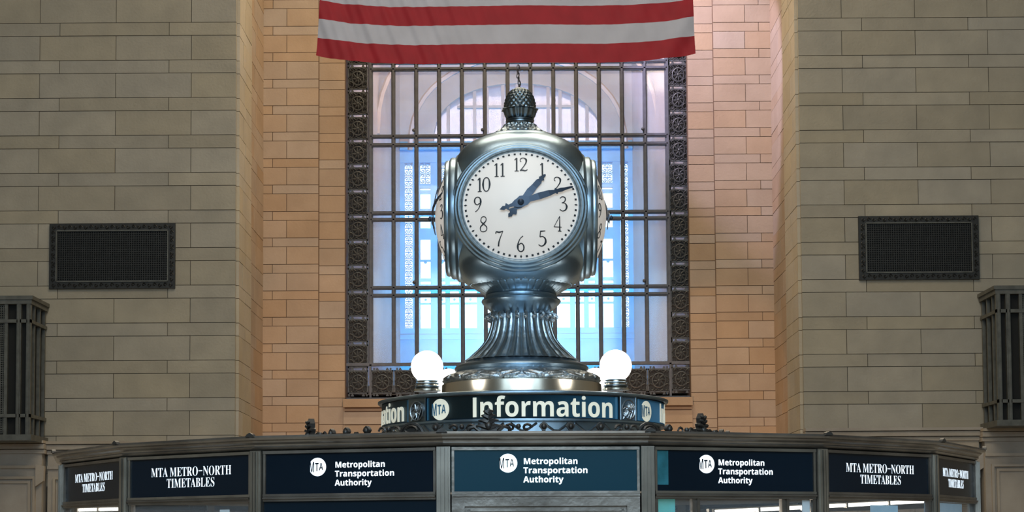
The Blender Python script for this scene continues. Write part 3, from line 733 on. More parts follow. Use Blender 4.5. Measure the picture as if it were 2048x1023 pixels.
# gadrooned leaf cup under the ball
cupp = PR([(70, 592), (76, 588), (84, 583), (92, 578.5), (97, 575), (99, 573)])
cf = []
for (a, b), (c, d) in zip(cupp[:-1], cupp[1:]):
    for q in range(3): cf.append((a+(c-a)*q/3, b+(d-b)*q/3))
cf.append(cupp[-1])
def gad(a, j, r, z):
    t = j/len(cf); return (.016*t*abs(math.sin(a*20))**.6-.006, .014*t*t*abs(math.sin(a*20)))
gm = MB().lathe(cf, 320, gad)
for k in range(40):
    a = 2*PI*(k+.5)/40; r = cf[-1][0]+.006
    gm.ball((r*math.sin(a), -r*math.cos(a), cf[-1][1]+.012), .009, 4)
cobj('leaf_cup', gm, M['silver'])
# ball body with squircle section
bp_ = [(94, 574, 2.1), (112, 564, 2.3), (126, 552, 2.5), (135, 538, 2.8), (139, 520, 3.1), (140, 495, 3.3), (141, 462, 3.4), (141, 425, 3.4), (141, 390, 3.4), (139, 362, 3.3), (135, 340, 3.2), (128, 322, 3), (118, 307, 2.8), (104, 294, 2.5), (88, 284.5, 2.3), (74, 278.5, 2.1), (60, 273, 2)]
bf = []
for i in range(len(bp_)-1):
    p0, p1, p2, p3 = bp_[max(0, i-1)], bp_[i], bp_[i+1], bp_[min(len(bp_)-1, i+2)]
    for q in range(4):
        t = q/4
        bf.append(tuple(.5*((2*b)+(-a+c)*t+(2*a-5*b+4*c-d)*t*t+(-a+3*b-3*c+d)*t**3) for a, b, c, d in zip(p0, p1, p2, p3)))
bf.append(bp_[-1])
body = MB(); NB = 160
for hw, y, n_ in bf:
    w, z = hw*D/F, zz(y, D, 1041)
    for i in range(NB):
        a = 2*PI*i/NB; s_, c = math.sin(a), math.cos(a)
        r = w/((abs(s_)**n_+abs(c)**n_)**(1/n_))
        body.v.append((r*s_, -r*c, z))
for j in range(len(bf)-1):
    for i in range(NB):
        a, b = j*NB+i, j*NB+(i+1) % NB; body.f.append((a, b, b+NB, a+NB)); body.m.append(0)
body.f.append(tuple(range(NB-1, -1, -1))); e = (len(bf)-1)*NB; body.f.append(tuple(range(e, e+NB))); body.m += [0, 0]
cobj('ball_body', body, M['silver'])
# four bezels, dials, hands
ZC = zz(408, D-.40, 1041); EZ = .935
def face_fn(ang):
    R_ = Matrix.Rotation(ang, 3, 'Z')
    def fn(v):      # v: (u across, outward distance, height)
        return R_ @ Vector((v.x, -v.y, 0)) + Vector((0, 0, ZC+v.z*EZ))
    return fn
def ring(prof, n=96):
    m = MB(); k = len(prof)
    for r, d in prof:
        for i in range(n):
            a = 2*PI*i/n; m.v.append((r*math.sin(a), d, r*math.cos(a)))
    for j in range(k-1):
        for i in range(n):
            a, b = j*n+i, j*n+(i+1) % n; m.f.append((a, b, b+n, a+n)); m.m.append(0)
    return m
bezel_prof = [(.338, .27), (.350, .305), (.352, .318), (.346, .328), (.337, .331), (.335, .337), (.336, .350), (.330, .360), (.322, .362), (.319, .366), (.320, .376), (.314, .386), (.306, .388), (.301, .384), (.299, .376), (.293, .373), (.289, .368), (.287, .360)]
DR, DH, D0 = .291, .080, .364
def dome(x, z):
    q = min(1, (x*x+z*z)/(DR*DR)); return D0+DH*(1-q)
def stroke_mb(strokes):
    m = MB()
    for pts, ws in strokes:
        # catmull-rom smoothing
        P_ = []; W_ = []; n = len(pts)
        if n > 2:
            for i in range(n-1):
                p0, p1, p2, p3 = pts[max(0, i-1)], pts[i], pts[i+1], pts[min(n-1, i+2)]
                for q in range(5):
                    t = q/5; f = lambda a, b, c, d: .5*(2*b+(c-a)*t+(2*a-5*b+4*c-d)*t*t+(-a+3*b-3*c+d)*t**3)
                    P_.append((f(p0[0], p1[0], p2[0], p3[0]), f(p0[1], p1[1], p2[1], p3[1]))); W_.append(ws[i]+(ws[i+1]-ws[i])*t)
            P_.append(pts[-1]); W_.append(ws[-1])
        else: P_, W_ = [pts[0], pts[1]], list(ws)
        k = len(m.v); m_ = len(P_)
        for i, (x, z) in enumerate(P_):
            a, b = P_[max(0, i-1)], P_[min(m_-1, i+1)]; dx, dz = b[0]-a[0], b[1]-a[1]; L_ = math.hypot(dx, dz) or 1
            nx, nz = -dz/L_*W_[i]/2, dx/L_*W_[i]/2
            m.v += [(x+nx, 0, z+nz), (x-nx, 0, z-nz), (x+nx, 1, z+nz), (x-nx, 1, z-nz)]
        for i in range(m_-1):
            a = k+4*i
            for q in ((a, a+1, a+5, a+4), (a+2, a+6, a+7, a+3), (a, a+4, a+6, a+2), (a+1, a+3, a+7, a+5)): m.f.append(q); m.m.append(0)
        m.f.append((k, k+2, k+3, k+1)); e = k+4*(m_-1); m.f.append((e, e+1, e+3, e+2)); m.m += [0, 0]
    return m
t_, T_ = .065, .14
six = [([(.44, 1.0), (.25, .84), (.12, .58), (.07, .32), (.12, .10), (.28, .0), (.45, .08), (.50, .28), (.43, .46), (.29, .53), (.14, .42)], [t_, .05, .08, T_, .08, t_, .08, .10, .07, t_, t_])]
DIG = {
 '1': [([(.24, 0), (.24, 1)], [.11, .11]), ([(.10, .84), (.24, 1)], [t_, .07]), ([(.10, .015), (.38, .015)], [t_, t_])],
 '2': [([(.13, .70), (.06, .82), (.14, .96), (.32, .99), (.48, .86), (.46, .62), (.30, .34), (.06, .03)], [.06, .05, t_, .06, T_, .09, .06, t_]), ([(.05, .03), (.22, .07), (.42, .03), (.58, .12)], [.05, .10, .09, .03])],
 '3': [([(.06, .86), (.20, .98), (.38, .95), (.43, .80), (.34, .63), (.18, .56)], [.06, t_, .08, .09, .06, t_]), ([(.18, .56), (.40, .54), (.52, .34), (.44, .10), (.22, .0), (.04, .10)], [t_, .06, T_, .09, t_, .06])],
 '4': [([(.42, 1), (.02, .28)], [.05, .04]), ([(.02, .28), (.56, .28)], [.05, .05]), ([(.42, 1), (.42, 0)], [.05, .11]), ([(.30, .015), (.54, .015)], [t_, t_])],
 '5': [([(.16, .95), (.50, .99)], [.10, .05]), ([(.17, .97), (.13, .58)], [t_, t_]), ([(.13, .58), (.32, .62), (.50, .48), (.52, .24), (.38, .05), (.20, .0), (.03, .09)], [t_, .06, .10, T_, .08, t_, .06])],
 '6': six,
 '7': [([(.04, .82), (.08, .95), (.28, .91), (.54, .98)], [t_, .08, .10, .05]), ([(.54, .98), (.38, .62), (.26, .30), (.22, .0)], [.04, .06, .09, .11])],
 '8': [([(.27, .52), (.10, .70), (.14, .93), (.29, 1), (.44, .92), (.45, .72), (.27, .52), (.06, .30), (.09, .07), (.27, 0), (.47, .08), (.49, .30), (.27, .52)], [.08, .07, .05, t_, .05, .06, .10, .07, .05, t_, .06, .07, .07])],
 '9': [([(.56-x, 1-z) for x, z in six[0][0]], six[0][1])],
 '0': [([(.28, 1), (.12, .88), (.05, .5), (.12, .12), (.28, 0), (.44, .12), (.51, .5), (.44, .88), (.28, 1)], [t_, .07, T_, .07, t_, .07, T_, .07, t_])],
}
def numeral_mb(s_):
    m = MB(); adv = .34 if s_.startswith('1') and len(s_) > 1 else .56
    x = 0
    for c in s_:
        d = stroke_mb(DIG[c]); m.join(d, lambda v, x=x: Vector((v.x+x, v.y, v.z))); x += .42 if c == '1' else .60
    w = x; m.xform(lambda v: Vector((v.x-w/2, v.y, v.z-.5))); return m
HN = .078
MIN_A, HR_A = math.radians(70.3), math.radians(38.5)
def hand_mb(poly, thick):
    m = MB(); n = len(poly)
    for x, z in poly:
        x *= 1.3; m.v += [(-x, 0, z), (x, 0, z), (-x, thick, z), (x, thick, z)]
    for i in range(n-1):
        a = 4*i
        for q in ((a, a+1, a+5, a+4), (a+2, a+6, a+7, a+3), (a, a+4, a+6, a+2), (a+1, a+3, a+7, a+5)): m.f.append(q); m.m.append(0)
    return m
minute = [(.0, .279), (.004, .274), (.0055, .235), (.0085, .215), (.007, .195), (.014, .187), (.007, .180), (.012, .150), (.014, .095), (.011, .045), (.019, .028), (.021, .0), (.016, -.025), (.007, -.045), (.006, -.062), (.016, -.072), (.006, -.080), (.009, -.092), (.0, -.112)]
hour = [(.0, .200), (.005, .193), (.006, .175), (.013, .168), (.007, .158), (.012, .146), (.012, .110), (.015, .075), (.011, .035), (.020, .022), (.022, .0), (.016, -.024), (.007, -.042), (.015, -.056), (.018, -.066), (.007, -.074), (.009, -.086), (.0, -.100)]
for fi in range(4):
    fn = face_fn(fi*PI/2)
    b = ring(bezel_prof).xform(fn); cobj('bezel', b, M['silver'])
    dm = MB(); prof = [(DR*math.sin(PI/2*q/14), 0) for q in range(15)]
    for r, _ in prof[::-1]:
        for i in range(72):
            a = 2*PI*i/72; dm.v.append((r*math.sin(a), dome(r, 0), r*math.cos(a)))
    for j in range(14):
        for i in range(72):
            a, b_ = j*72+i, j*72+(i+1) % 72; dm.f.append((a, b_, b_+72, a+72)); dm.m.append(0)
    dm.xform(fn); dial = cobj('dial', dm, M['dial'])
    def on_dome(m, eps=.0015, th=.002):
        return m.xform(lambda v: fn(Vector((v.x, dome(v.x, v.z)+eps+th*(1-v.y), v.z))))
    for h in range(1, 13):
        a = 2*PI*h/12; nm = numeral_mb(str(h)); cx_, cz_ = .213*math.sin(a), .213*math.cos(a)
        if h >= 10: cx_ *= 1.0
        nm.xform(lambda v: Vector((cx_+v.x*HN*.92, v.y, cz_+v.z*HN)))
        cobj('numeral', on_dome(nm), M['ink'], smooth=False, parent=dial)
    mk = MB()
    for k in range(60):
        a = 2*PI*k/60; r = .276; h_ = .0062 if k % 5 else .009; w_ = .0052 if k % 5 else .0050
        sh = [(0, h_), (w_, 0), (0, -h_), (-w_, 0)] if k % 5 == 0 else [(w_, h_*.8), (w_, -h_*.8), (-w_, -h_*.8), (-w_, h_*.8)]
        sh = [(x*math.cos(a)+(z+r)*math.sin(a), -x*math.sin(a)+(z+r)*math.cos(a)) for x, z in sh]
        mk.prism(sh, 0, 1)
    cobj('minute_marks', on_dome(mk), M['ink'], smooth=False, parent=dial)
    for nme, poly, ang, d0 in (('hour_hand', hour, HR_A, .456), ('minute_hand', minute, MIN_A, .463)):
        hm = hand_mb(poly, .0035)
        # blades bow to follow the dome
        hm.xform(lambda v: fn(Vector((v.x*math.cos(ang)+v.z*math.sin(ang), d0-v.y-.85*v.z*v.z, -v.x*math.sin(ang)+v.z*math.cos(ang)))))
        cobj(nme, hm, M['hand'], smooth=False)
    hb = ring([(.006, .443), (.010, .447), (.010, .466), (.016, .468), (.015, .474), (.006, .480), (.0001, .481)], 20).xform(fn)
    cobj('hand_hub', hb, M['hand'])
# upper collar and finial
zcap = zz(273, D, 1041)
def pattern(a, j, r, z): return (.006*math.sin(a*20)*math.sin(z*220), 0)
clathe('roof_moulding', PR([(84, 283), (80, 279), (76, 276.5), (66, 274), (60, 271.5), (56, 270)]), M['silver'])
pr = PR([(57, 272), (54, 268), (46, 263.5), (38, 258.5), (33, 253), (31, 249)]); pf = []
for (a, b), (c, d) in zip(pr[:-1], pr[1:]):
    for q in range(4): pf.append((a+(c-a)*q/4, b+(d-b)*q/4))
clathe('ornate_collar', pf, M['patina'], 160, pattern)
clathe('finial_neck', PR([(31, 251), (29, 248), (27, 246), (27, 243.5), (29, 242), (28.5, 240), (25, 238.5), (24, 237)]), M['acorn'])
def cupm(a, j, r, z): return (.0035*math.sin(a*16)+(.008*max(0, math.sin(a*10)) if j >= 6 else 0), 0)
clathe('acorn_cup', PR([(22, 239), (27, 237), (30, 232), (31.5, 227), (32.5, 224), (33, 222), (35.5, 220.5), (34, 219), (30, 218.5)]), M['acorn'], 120, cupm)
ac = [(31*math.sqrt(max(0, 1-((t-.10)/.90)**2.1)) if t > .1 else 31, 220-45*t) for t in [i/22 for i in range(23)]]
ac[-1] = (.5, 175.5)
def scales(a, j, r, z): return (.0065*abs(math.sin(a*9+(j//3 % 2)*PI/2))*math.sin(PI*((j % 3)+.7)/3)*min(1, r/.03), 0)
clathe('acorn', PR(ac), M['acorn'], 144, scales)
cobj('finial_tip', MB().tube([(0, 0, zz(178, D)), (0, 0, zz(173.5, D))], [.008, .003], 8), M['acorn'])

# ------------------------------------------------------------------ sign drum
RX = xx(1046, D, 800)
drum = thing('information_sign_drum', 'round navy sign drum lettered Information, under the clock pedestal', 'sign', (RX, D, zf(838, .70)))
DZ = drum.location.z
def dobj(name, mb, m, smooth=True, parent=None):
    mb.xform(lambda v: v-Vector((0, 0, DZ))); return obj(name, mb, m, parent or drum, smooth)
zb1, zt1 = zf(836, .72), zf(785.5, .73)
dobj('lid', MB().lathe([(.742, zt1-.004), (.748, zt1+.002), (.748, zt1+.010), (.735, zt1+.014), (.60, zt1+.028), (.46, zt1+.040)], 120), M['silver'])
dobj('drum_wall', MB().lathe([(.715, zb1), (.715, zt1)], 120), M['bronze'])
dobj('bottom_moulding', MB().lathe([(.712, zb1-.012), (.73, zb1-.010), (.73, zb1), (.722, zb1+.005)], 120), M['silver'])
def arc_slab(t0, t1, z0, z1, r0, r1, n=24):
    m = MB(); 
    for i in range(n+1):
        a = math.radians(t0+(t1-t0)*i/n); s_, c = math.sin(a), -math.cos(a)
        m.v += [(r0*s_, r0*c, z0), (r1*s_, r1*c, z0), (r1*s_, r1*c, z1), (r0*s_, r0*c, z1)]
    for i in range(n):
        k = 4*i
        for q in ((k+1, k+5, k+6, k+2), (k, k+1, k+2, k+3), (k+3, k+2, k+6, k+7), (k, k+4, k+5, k+1)): m.f.append(q); m.m.append(0)
    m.f.append((0, 3, 2, 1)); e = 4*n; m.f.append((e, e+1, e+2, e+3)); m.m += [0, 0]
    return m
Rb = .728
for q in range(4):
    base_a = 90*q
    sp = dobj('navy_panel', arc_slab(base_a-40, base_a+39, zb1+.004, zt1-.008, .70, Rb, 40), M['navy'])
    zl, zh = zf(832, .73), zf(790, .73)
    def wrap(m, a0, zbase):
        def fn(v):
            a = math.radians(a0)+v.x/Rb; r = Rb-v.y
            return Vector((r*math.sin(a), -r*math.cos(a), zbase+v.z))
        return m.xform(fn)
    arc_len = math.radians(57.0)*Rb
    tm, _ = text_mb(SANS, 'Information', (zh-zl)/.76, .003, fit=arc_len)
    dobj('lettering', wrap(tm, base_a-20.2, zl), M['cream'], False, sp)
    disc, let = logo_mb(.0515, .002)
    zc_ = zf(813.5, .73)
    dobj('round_mark', wrap(disc, base_a-33.5, zc_), M['cream'], False, sp); dobj('mark_lettering', wrap(let, base_a-33.5, zc_), M['navy'], False, sp)
    # roundel box between panels
    a_c = base_a+44.5
    bx_ = dobj('roundel_plate', arc_slab(base_a+39.6, base_a+49.4, zb1+.002, zt1-.004, .70, Rb+.004, 8), M['silver'])
    rm = MB(); Rr = .047
    rm.tube([(Rr*math.cos(2*PI*i/24), -.004, Rr*math.sin(2*PI*i/24)) for i in range(24)], .004, 5, True)
    for k in range(-2, 3):
        h_ = math.sqrt(max(0, Rr*Rr-(k*.017)**2))
        for sg in (-1, 1):
            rm.tube([(sg*(k*.017)*.7-h_*.7*.7, -.005, k*.017*.7*1-h_*.7), (sg*0+k*.012*sg+h_*.5, -.006, h_*.62)], .003, 4)
    rm.ball((0, -.006, 0), .010, 4)
    for k in range(8):
        aa = 2*PI*k/8; rm.tube([(.012*math.cos(aa), -.006, .012*math.sin(aa)), (.034*math.cos(aa+.2), -.008, .034*math.sin(aa+.2))], [.006, .002], 4)
    dobj('roundel', wrap(rm, a_c, zc_), M['relief'], True, bx_)
zr = zf(866.5, 1.12)+.036
dobj('lower_drum', MB().lathe([(.70, zr-.03), (.70, zb1-.010), (.69, zb1-.008)], 96), M['silver'])
sc2 = MB()
for k in range(28):
    a = 2*PI*k/28
    sc2.tube([((.702)*math.sin(a+u*.09), -(.702)*math.cos(a+u*.09), zb1-.02-.045*(1-abs(u))) for u in (-1, -.6, -.2, .2, .6, 1)], .006, 4)
dobj('swag_band', sc2, M['relief'])

# ------------------------------------------------------------------ globe lamps
def globe_lamp(px, py, rr, label):
    """placed on the drum lid ring at radius rr"""
    t = thing('globe_lamp', label, 'lamp', (0, 0, 0), 0, 'lit globe lamps round the foot of the clock')
    gl = MB(); gl.ball((0, 0, .117), .079, 16); g = obj('globe', gl, M['globe'], t, True)
    ho = MB().lathe([(.066, -.004), (.066, .004), (.058, .008), (.054, .016), (.056, .019), (.050, .022), (.050, .030), (.054, .032), (.047, .036), (.046, .043), (.049, .046), (.043, .048), (.040, .050)], 40)
    obj('holder', ho, M['brass'], t, True)
    rg = MB()
    for z, r in ((.018, .059), (.033, .056), (.046, .051)): rg.tube([(r*math.cos(2*PI*i/28), r*math.sin(2*PI*i/28), z) for i in range(28)], .0028, 5, True)
    obj('holder_ring', rg, M['silver'], t, True)
    return t
zl_ = zt1+.037
for (x, y, lb) in ((-.472+RX, -.47, 'bright white globe lamp on brass holder, front left of the pedestal'), (.455+RX, -.46, 'bright white globe lamp on brass holder, front right of the pedestal'),
                   (-.40+RX, .47, 'rear left globe lamp, mostly hidden behind the front left globe'), (.395+RX, .47, 'rear right globe lamp, mostly hidden behind the front right globe')):
    g = globe_lamp(0, 0, 0, lb); g.location = (x, D+y, zl_)

# ------------------------------------------------------------------ information booth
RB = .245*D
N = 18; TH0 = .225-4*2*PI/N
BXC = P(1033, 900, D).x
booth = thing('information_booth', 'many-sided bronze information booth with lit black sign panels and glazed sides', 'booth', (BXC, D, 0))
def vpos(k, off=0.):
    a = TH0+k*2*PI/N; r = RB+off; return Vector((r*math.sin(a), -r*math.cos(a), 0))
YV = D-RB*.985
zv = lambda y: zz(y, YV, 1090)
Zs_t, Zs_b, Zc_t = zv(894), zv(984.5), zv(862.5)
FW = 2*RB*math.sin(PI/N)
cprof = [(-.25, Zc_t-.004), (.030, Zc_t-.004), (.052, Zc_t), (.056, zv(867)), (.052, zv(871)), (.036, zv(872.5)), (.034, zv(876)), (.022, zv(880)), (.020, zv(883)), (.022, zv(885)), (.012, zv(889.5)), (.004, zv(891)), (-.012, Zs_t), (-.25, Zs_t)]
def face_frame(k):
    """local frame of face k: u along the face, -y outward, origin bottom centre of the face plane"""
    a, b = vpos(k), vpos(k+1); c = (a+b)/2; u = (b-a).normalized(); ang = math.atan2(u.y, u.x)
    Rm = Matrix.Rotation(ang, 4, 'Z'); Rm.translation = c; return Rm
def bo(name, mb, m, Mt, parent=booth, smooth=False):
    mb.xform(lambda v: Mt @ v); return obj(name, mb, m, parent, smooth)
cresc = []
for k in range(N):
    Mt = face_frame(k)
    c = MB()
    for j in (0, 1):
        for off, z in cprof:
            v = vpos(k+j, off); c.v.append((v.x, v.y, z))
    n_ = len(cprof)
    for i in range(n_): c.f.append((i, (i+1) % n_, n_+(i+1) % n_, n_+i)); c.m.append(0)
    obj('cornice', c, M['bronze'], booth)
    vis = k in (0, 1, 2, 3, 4, 5, 6, 7)
    w = FW/2-.030
    ctr = k == 3
    # sign panel
    sp = bo('sign_panel', MB().box(-w, -.004, Zs_b+.004, w, .014, Zs_t-.002), M['teal'] if ctr else M['black'], Mt)
    if k in (2, 3, 4):
        hpx = (Zs_t-Zs_b)/91.0          # metres per photo pixel on this face
        x_l = {2: -.060, 3: -.088, 4: -.082}[k]; zc_ = {2: 936, 3: 926, 4: 919}[k]
        lm = M['litc'] if ctr else M['lit']
        zc_ = Zs_t-(.455 if k != 3 else .36)*(Zs_t-Zs_b) if k != 4 else Zs_t-.37*(Zs_t-Zs_b)
        zc_ = Zs_t-{2: .37, 3: .345, 4: .36}[k]*(Zs_t-Zs_b)
        x_d = {2: -.134, 3: -.148, 4: -.135}[k]
        disc, let = logo_mb(.0365, .0008); tr = Matrix.Translation((x_d, -.0042, zc_))
        disc.xform(lambda v: tr @ v); let.xform(lambda v: tr @ v)
        bo('round_mark', disc, lm, Mt, sp); bo('mark_lettering', let, M['black'], Mt, sp)
        for li, (wd_, fw_) in enumerate((('Metropolitan', .215), ('Transportation', .254), ('Authority', .157))):
            tm, _ = text_mb(SANS, wd_, .0325, .0006, fit=fw_)
            tr = Matrix.Translation((x_l, -.0042, zc_-.004-li*.0357)); tm.xform(lambda v: tr @ v)
            bo('lettering', tm, lm, Mt, sp)
        if k == 4:
            bo('teal_film', MB().box(-w+.004, -.0055, Zs_b+.03, -w+.062, -.0045, Zs_t-.012), M['sign_film'], Mt, sp)  # reflection laid on the sign as a thin coloured sheet
    elif k in (0, 1, 5, 6):
        for li, (tx, fw_) in enumerate((('MTA METRO-NORTH', .485), ('TIMETABLES', .290))):
            tm, wd_ = text_mb(SERIF, tx, .056, .0006, fit=fw_)
            tr = Matrix.Translation((.01-wd_/2, -.0042, Zs_t-.086-li*.047)); tm.xform(lambda v: tr @ v)
            bo('lettering', tm, M['lits'], Mt, sp)
    # thin trim round the sign
    tr_ = MB(); tr_.box(-w, -.016, Zs_t-.010, w, 0, Zs_t+.002); tr_.box(-w, -.016, Zs_b-.004, w, 0, Zs_b+.006)
    tr_.box(-w, -.012, Zs_b+.006, -w+.010, 0, Zs_t-.01); tr_.box(w-.010, -.012, Zs_b+.006, w, 0, Zs_t-.01)
    bo('sign_trim', tr_, M['bronze_hi'] if k in (1, 4) else M['bronze'], Mt)
    zr1 = Zs_b-.004; zr0 = zr1-.020
    ra = MB(); ra.box(-w, -.014, zr0, w, .02, zr1); ra.box(-w, -.022, zr1-.010, w, -.014, zr1-.004)
    bo('window_head', ra, M['bronze'], Mt)
    zc0 = 1.05                              # counter height
    wt = zr0
    if ctr:         # solid bronze door leaf with sunk panel
        d = MB(); d.box(-w, -.012, zc0, -w+.05, .02, wt); d.box(w-.05, -.012, zc0, w, .02, wt); d.box(-w+.05, -.012, wt-.028, w-.05, .02, wt)
        d.box(-w+.05, .004, zc0, w-.05, .014, wt-.028)
        d.box(-w+.062, -.004, zc0+.02, -w+.072, .004, wt-.04); d.box(w-.072, -.004, zc0+.02, w-.062, .004, wt-.04); d.box(-w+.062, -.004, wt-.048, w-.062, .004, wt-.040)
        bo('shutter_panel', d, M['bronze'], Mt)
    elif k == 2:
        bo('dark_window_panel', MB().box(-w, .0, zc0, w, .012, wt), M['blackglass'], Mt)
    else:
        fr = MB(); fr.box(-w, -.008, zc0, -w+.014, .016, wt); fr.box(w-.014, -.008, zc0, w, .016, wt); fr.box(-w, -.008, zc0, w, .016, zc0+.03)
        if k == 4:
            for u in (-.185, .225): fr.box(u-.016, -.008, zc0, u-.006, .016, wt); fr.box(u+.006, -.008, zc0, u+.018, .016, wt); fr.box(u-.006, 0, zc0, u+.006, .010, wt)
        wf = bo('window_frame', fr, M['bronze'], Mt)
        bo('glass_pane', MB().box(-w+.012, .004, zc0+.02, w-.012, .008, wt), M['booth_glass'], Mt, wf)
    # counter and wainscot
    bo('counter', MB().box(-FW/2-.01, -.10, zc0-.05, FW/2+.01, .12, zc0), M['bronze'], Mt)
    ws = MB(); ws.box(-FW/2, .0, .12, FW/2, .04, zc0-.05); ws.box(-FW/2, -.03, 0, FW/2, .04, .12)
    ws.box(-w+.06, -.015, .2, -w+.09, 0, zc0-.12); ws.box(w-.09, -.015, .2, w-.06, 0, zc0-.12); ws.box(-w+.09, -.015, zc0-.15, w-.09, 0, zc0-.12); ws.box(-w+.09, -.015, .2, w-.09, 0, .23)
    bo('wainscot', ws, M['bronze'], Mt)
    # corner post at vertex k: bronze post with two beads
    a = TH0+k*2*PI/N; Rp = Matrix.Rotation(a, 4, 'Z'); Rp.translation = vpos(k)
    po = MB(); po.prism([(0, 0)]*0 or [(-.027, zc0), (.027, zc0), (.027, Zs_t+.004), (-.027, Zs_t+.004)], -.016, .03)
    po.box(-.019, -.022, zc0, -.011, -.016, Zs_t); po.box(.011, -.022, zc0, .019, -.016, Zs_t); po.box(-.005, -.026, zc0, .005, -.016, Zs_t)
    bo('corner_post', po, M['bronze_hi'], Rp)
    # small horn at the cornice corner
    hn = MB().prism([(-.022, Zc_t-.004), (.022, Zc_t-.004), (.014, Zc_t+.006), (.0, Zc_t+.013), (-.014, Zc_t+.006)], -.058, -.04)
    bo('corner_acroterion', hn, M['bronze_dk'], Rp)
# roof and upper tier
zr_t = zf(866.5, 1.12)
rf = MB(); n_ = N
rf.v += [tuple(vpos(k, -.10)+Vector((0, 0, Zc_t-.03))) for k in range(N)] + [(0, 0, Zc_t+.0)]
rf.f += [(k, (k+1) % N, N) for k in range(N)]; rf.m += [0]*N
obj('roof', rf, M['bronze_dk'], booth)
obj('upper_tier', MB().lathe([(1.16, Zc_t-.02), (1.15, zr_t-.02), (1.17, zr_t-.012), (1.17, zr_t), (1.10, zr_t+.003)], 96), M['bronze'], booth, True)
# crest ornaments on the tier edge
def crest(name, kind, ang, parent):
    m = MB(); R_ = 1.10
    if kind == 'tall':
        m.prism([(-.035, 0), (.035, 0), (.028, .02), (.030, .035), (.018, .042), (.024, .055), (.012, .062), (.014, .078), (0, .098), (-.014, .078), (-.012, .062), (-.024, .055), (-.018, .042), (-.030, .035), (-.028, .02)], -.012, .012)
        for s_ in (-1, 1):
            for z, l in ((.022, .050), (.042, .040), (.060, .028), (.076, .020)):
                m.tube([(0, -.012, z), (s_*l*.6, -.016, z+.008), (s_*l*.95, -.012, z+.002+.006)], [.009, .007, .003], 5)
            m.tube([(s_*.03, 0, .006), (s_*.055, 0, .028), (s_*.075, 0, .022), (s_*.078, 0, .006)], .008, 5)
        m.ball((0, -.012, .03), .016, 5)
    elif kind == 'arch':
        m.tube([(.05*math.cos(PI*i/10), 0, .045*math.sin(PI*i/10)) for i in range(11)], .007, 5)
        m.prism([(-.044, 0), (.044, 0), (.030, .030), (0, .044), (-.030, .030)], -.004, .006)
        m.tube([(.026*math.cos(2*PI*i/10), -.008, .022+.014*math.sin(2*PI*i/10)) for i in range(10)], .005, 4, True)
    elif kind == 'bud':
        m.prism([(-.008, 0), (.008, 0), (.006, .014), (.017, .028), (.012, .038), (0, .046), (-.012, .038), (-.017, .028), (-.006, .014)], -.008, .008)
        m.ball((0, -.006, .027), .011, 5); m.tube([(-.016, 0, .003), (0, 0, .006), (.016, 0, .003)], .005, 4)
    else:
        for s_ in (-1, 1):
            m.tube([(s_*(.030+.020*(1-k/9)*math.cos(k*.7)), 0, .022+.018*(1-k/9)*math.sin(k*.7)) for k in range(9)], .005, 4)
        m.ball((0, -.004, .028), .010, 5); m.tube([(-.04, 0, .003), (.04, 0, .003)], .005, 4)
    a = math.radians(ang); Rm = Matrix.Rotation(a, 4, 'Z'); Rm.translation = Vector((R_*math.sin(a), -R_*math.cos(a), zr_t+.001))
    m.xform(lambda v: Rm @ (v*1.22)); return obj(name, m, M['bronze_dk'], parent, True)
for s_ in range(6):
    a0 = -66.5+60*s_
    crest('anthemion', 'tall', a0, booth)
    for da, kd in ((7, 'scroll'), (13, 'bud'), (19.5, 'bud'), (27, 'bud'), (34, 'scroll'), (40.5, 'arch'), (47, 'bud'), (53.5, 'scroll')):
        crest({'bud': 'crest_bud', 'arch': 'crest_arch', 'scroll': 'crest_scroll'}[kd], kd, a0+da, booth)
# inside: ceiling, core, floor
obj('booth_ceiling', MB().lathe([(RB-.12, Zs_b+.03), (RB-.12, Zs_b+.04)], 36), M['booth_in'], booth)
obj('core_column', MB().lathe([(.36, 0), (.36, Zs_b)], 24), M['booth_in'], booth)
obj('inner_shelf_ring', MB().lathe([(1.2, 0), (1.2, 1.75), (1.25, 1.75), (1.25, 1.80), (.3, 1.80)], 36), M['booth_in'], booth)
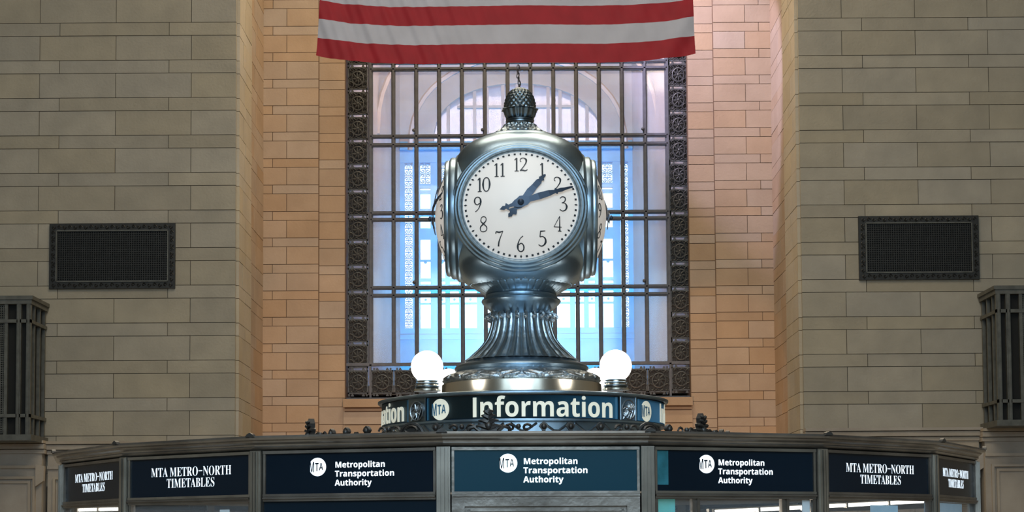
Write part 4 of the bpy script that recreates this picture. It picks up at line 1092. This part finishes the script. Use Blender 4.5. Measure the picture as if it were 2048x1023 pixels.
# strip lights and boards inside
def strip(label, p0, p1, r=.008):
    a, b = P(*p0), P(*p1); c = (a+b)/2; L_ = (b-a).length; d = b-a
    t = thing('strip_light', label, 'light', c, 0, 'strip lights inside the booth')
    t.rotation_euler = (0, -math.asin(d.z/L_), math.atan2(d.y, d.x))
    obj('tube', MB().tube([(-L_/2, 0, 0), (L_/2, 0, 0)], r, 8), M['tube'], t, True)
    obj('housing', MB().box(-L_/2-.01, .010, -.004, L_/2+.01, .03, .014), M['bronze_hi'], t)
    k = 5 if L_ > .6 else 2
    for s_ in range(k+1): obj('tube_clip', MB().box(-L_/2+L_*s_/k-.004, -.012, -.012, -L_/2+L_*s_/k+.004, .010, .012), M['bronze_hi'], t)
strip('long lit strip light running inside the booth behind the windows right of centre', (1425, 1023, 7.65), (1858, 1001, 8.17))
strip('short lit strip light inside the booth behind the far left window', (158, 1019, 8.62), (242, 1017, 8.30))
light('booth_lamp', 'POINT', (BXC, D-.9, 1.98), (BXC, D, 0), 14, (1, .93, .8), .05)  # added point fill to brighten the booth interior
def board(name, label, cat, k, u0, u1, z1, z0, dy, m, group=None):
    Mt = Matrix.Translation(booth.location) @ face_frame(k)
    ctr_ = Mt @ Vector(((u0+u1)/2, dy, z0)); w = (u1-u0)/2
    ang = math.atan2((Mt @ Vector((1, 0, 0))-Mt @ Vector((0, 0, 0))).y, (Mt @ Vector((1, 0, 0))-Mt @ Vector((0, 0, 0))).x)
    o = obj(name, MB().box(-w, 0, 0, w, .003, z1-z0), m, loc=ctr_, rot=(0, 0, ang)); return tag(o, label, cat, group)
zg = Zs_b-.026
board('notice', 'pale paper notice taped inside the glass at the right of the window with two mullions', 'notice', 4, .315, .350, zg-.002, zg-.09, .010, M['notice'])
board('poster', 'green and teal poster inside the glass right of the bronze centre panel', 'poster', 4, -.360, -.262, zg+.0, zg-.20, .024, M['teal_film'])  # a reflection given its own colour and glow
board('notice', 'small pale notice inside the glass under the larger left timetables sign', 'notice', 1, .17, .225, zg-.026, zg-.10, .010, M['notice'])
board('display_board', 'pale blue display board behind the rightmost booth window', 'board', 6, -.35, .34, zg+.001, zg-.55, .05, M['blue_poster'])
board('display_board', 'grey-green display board low in the window under the larger right timetables sign', 'board', 5, .16, .36, zg-.014, zg-.5, .16, M['blue_poster'])
board('display_board', 'white board low behind the leftmost booth window', 'board', 0, -.28, .1, zg-.016, zg-.4, .05, M['notice'])
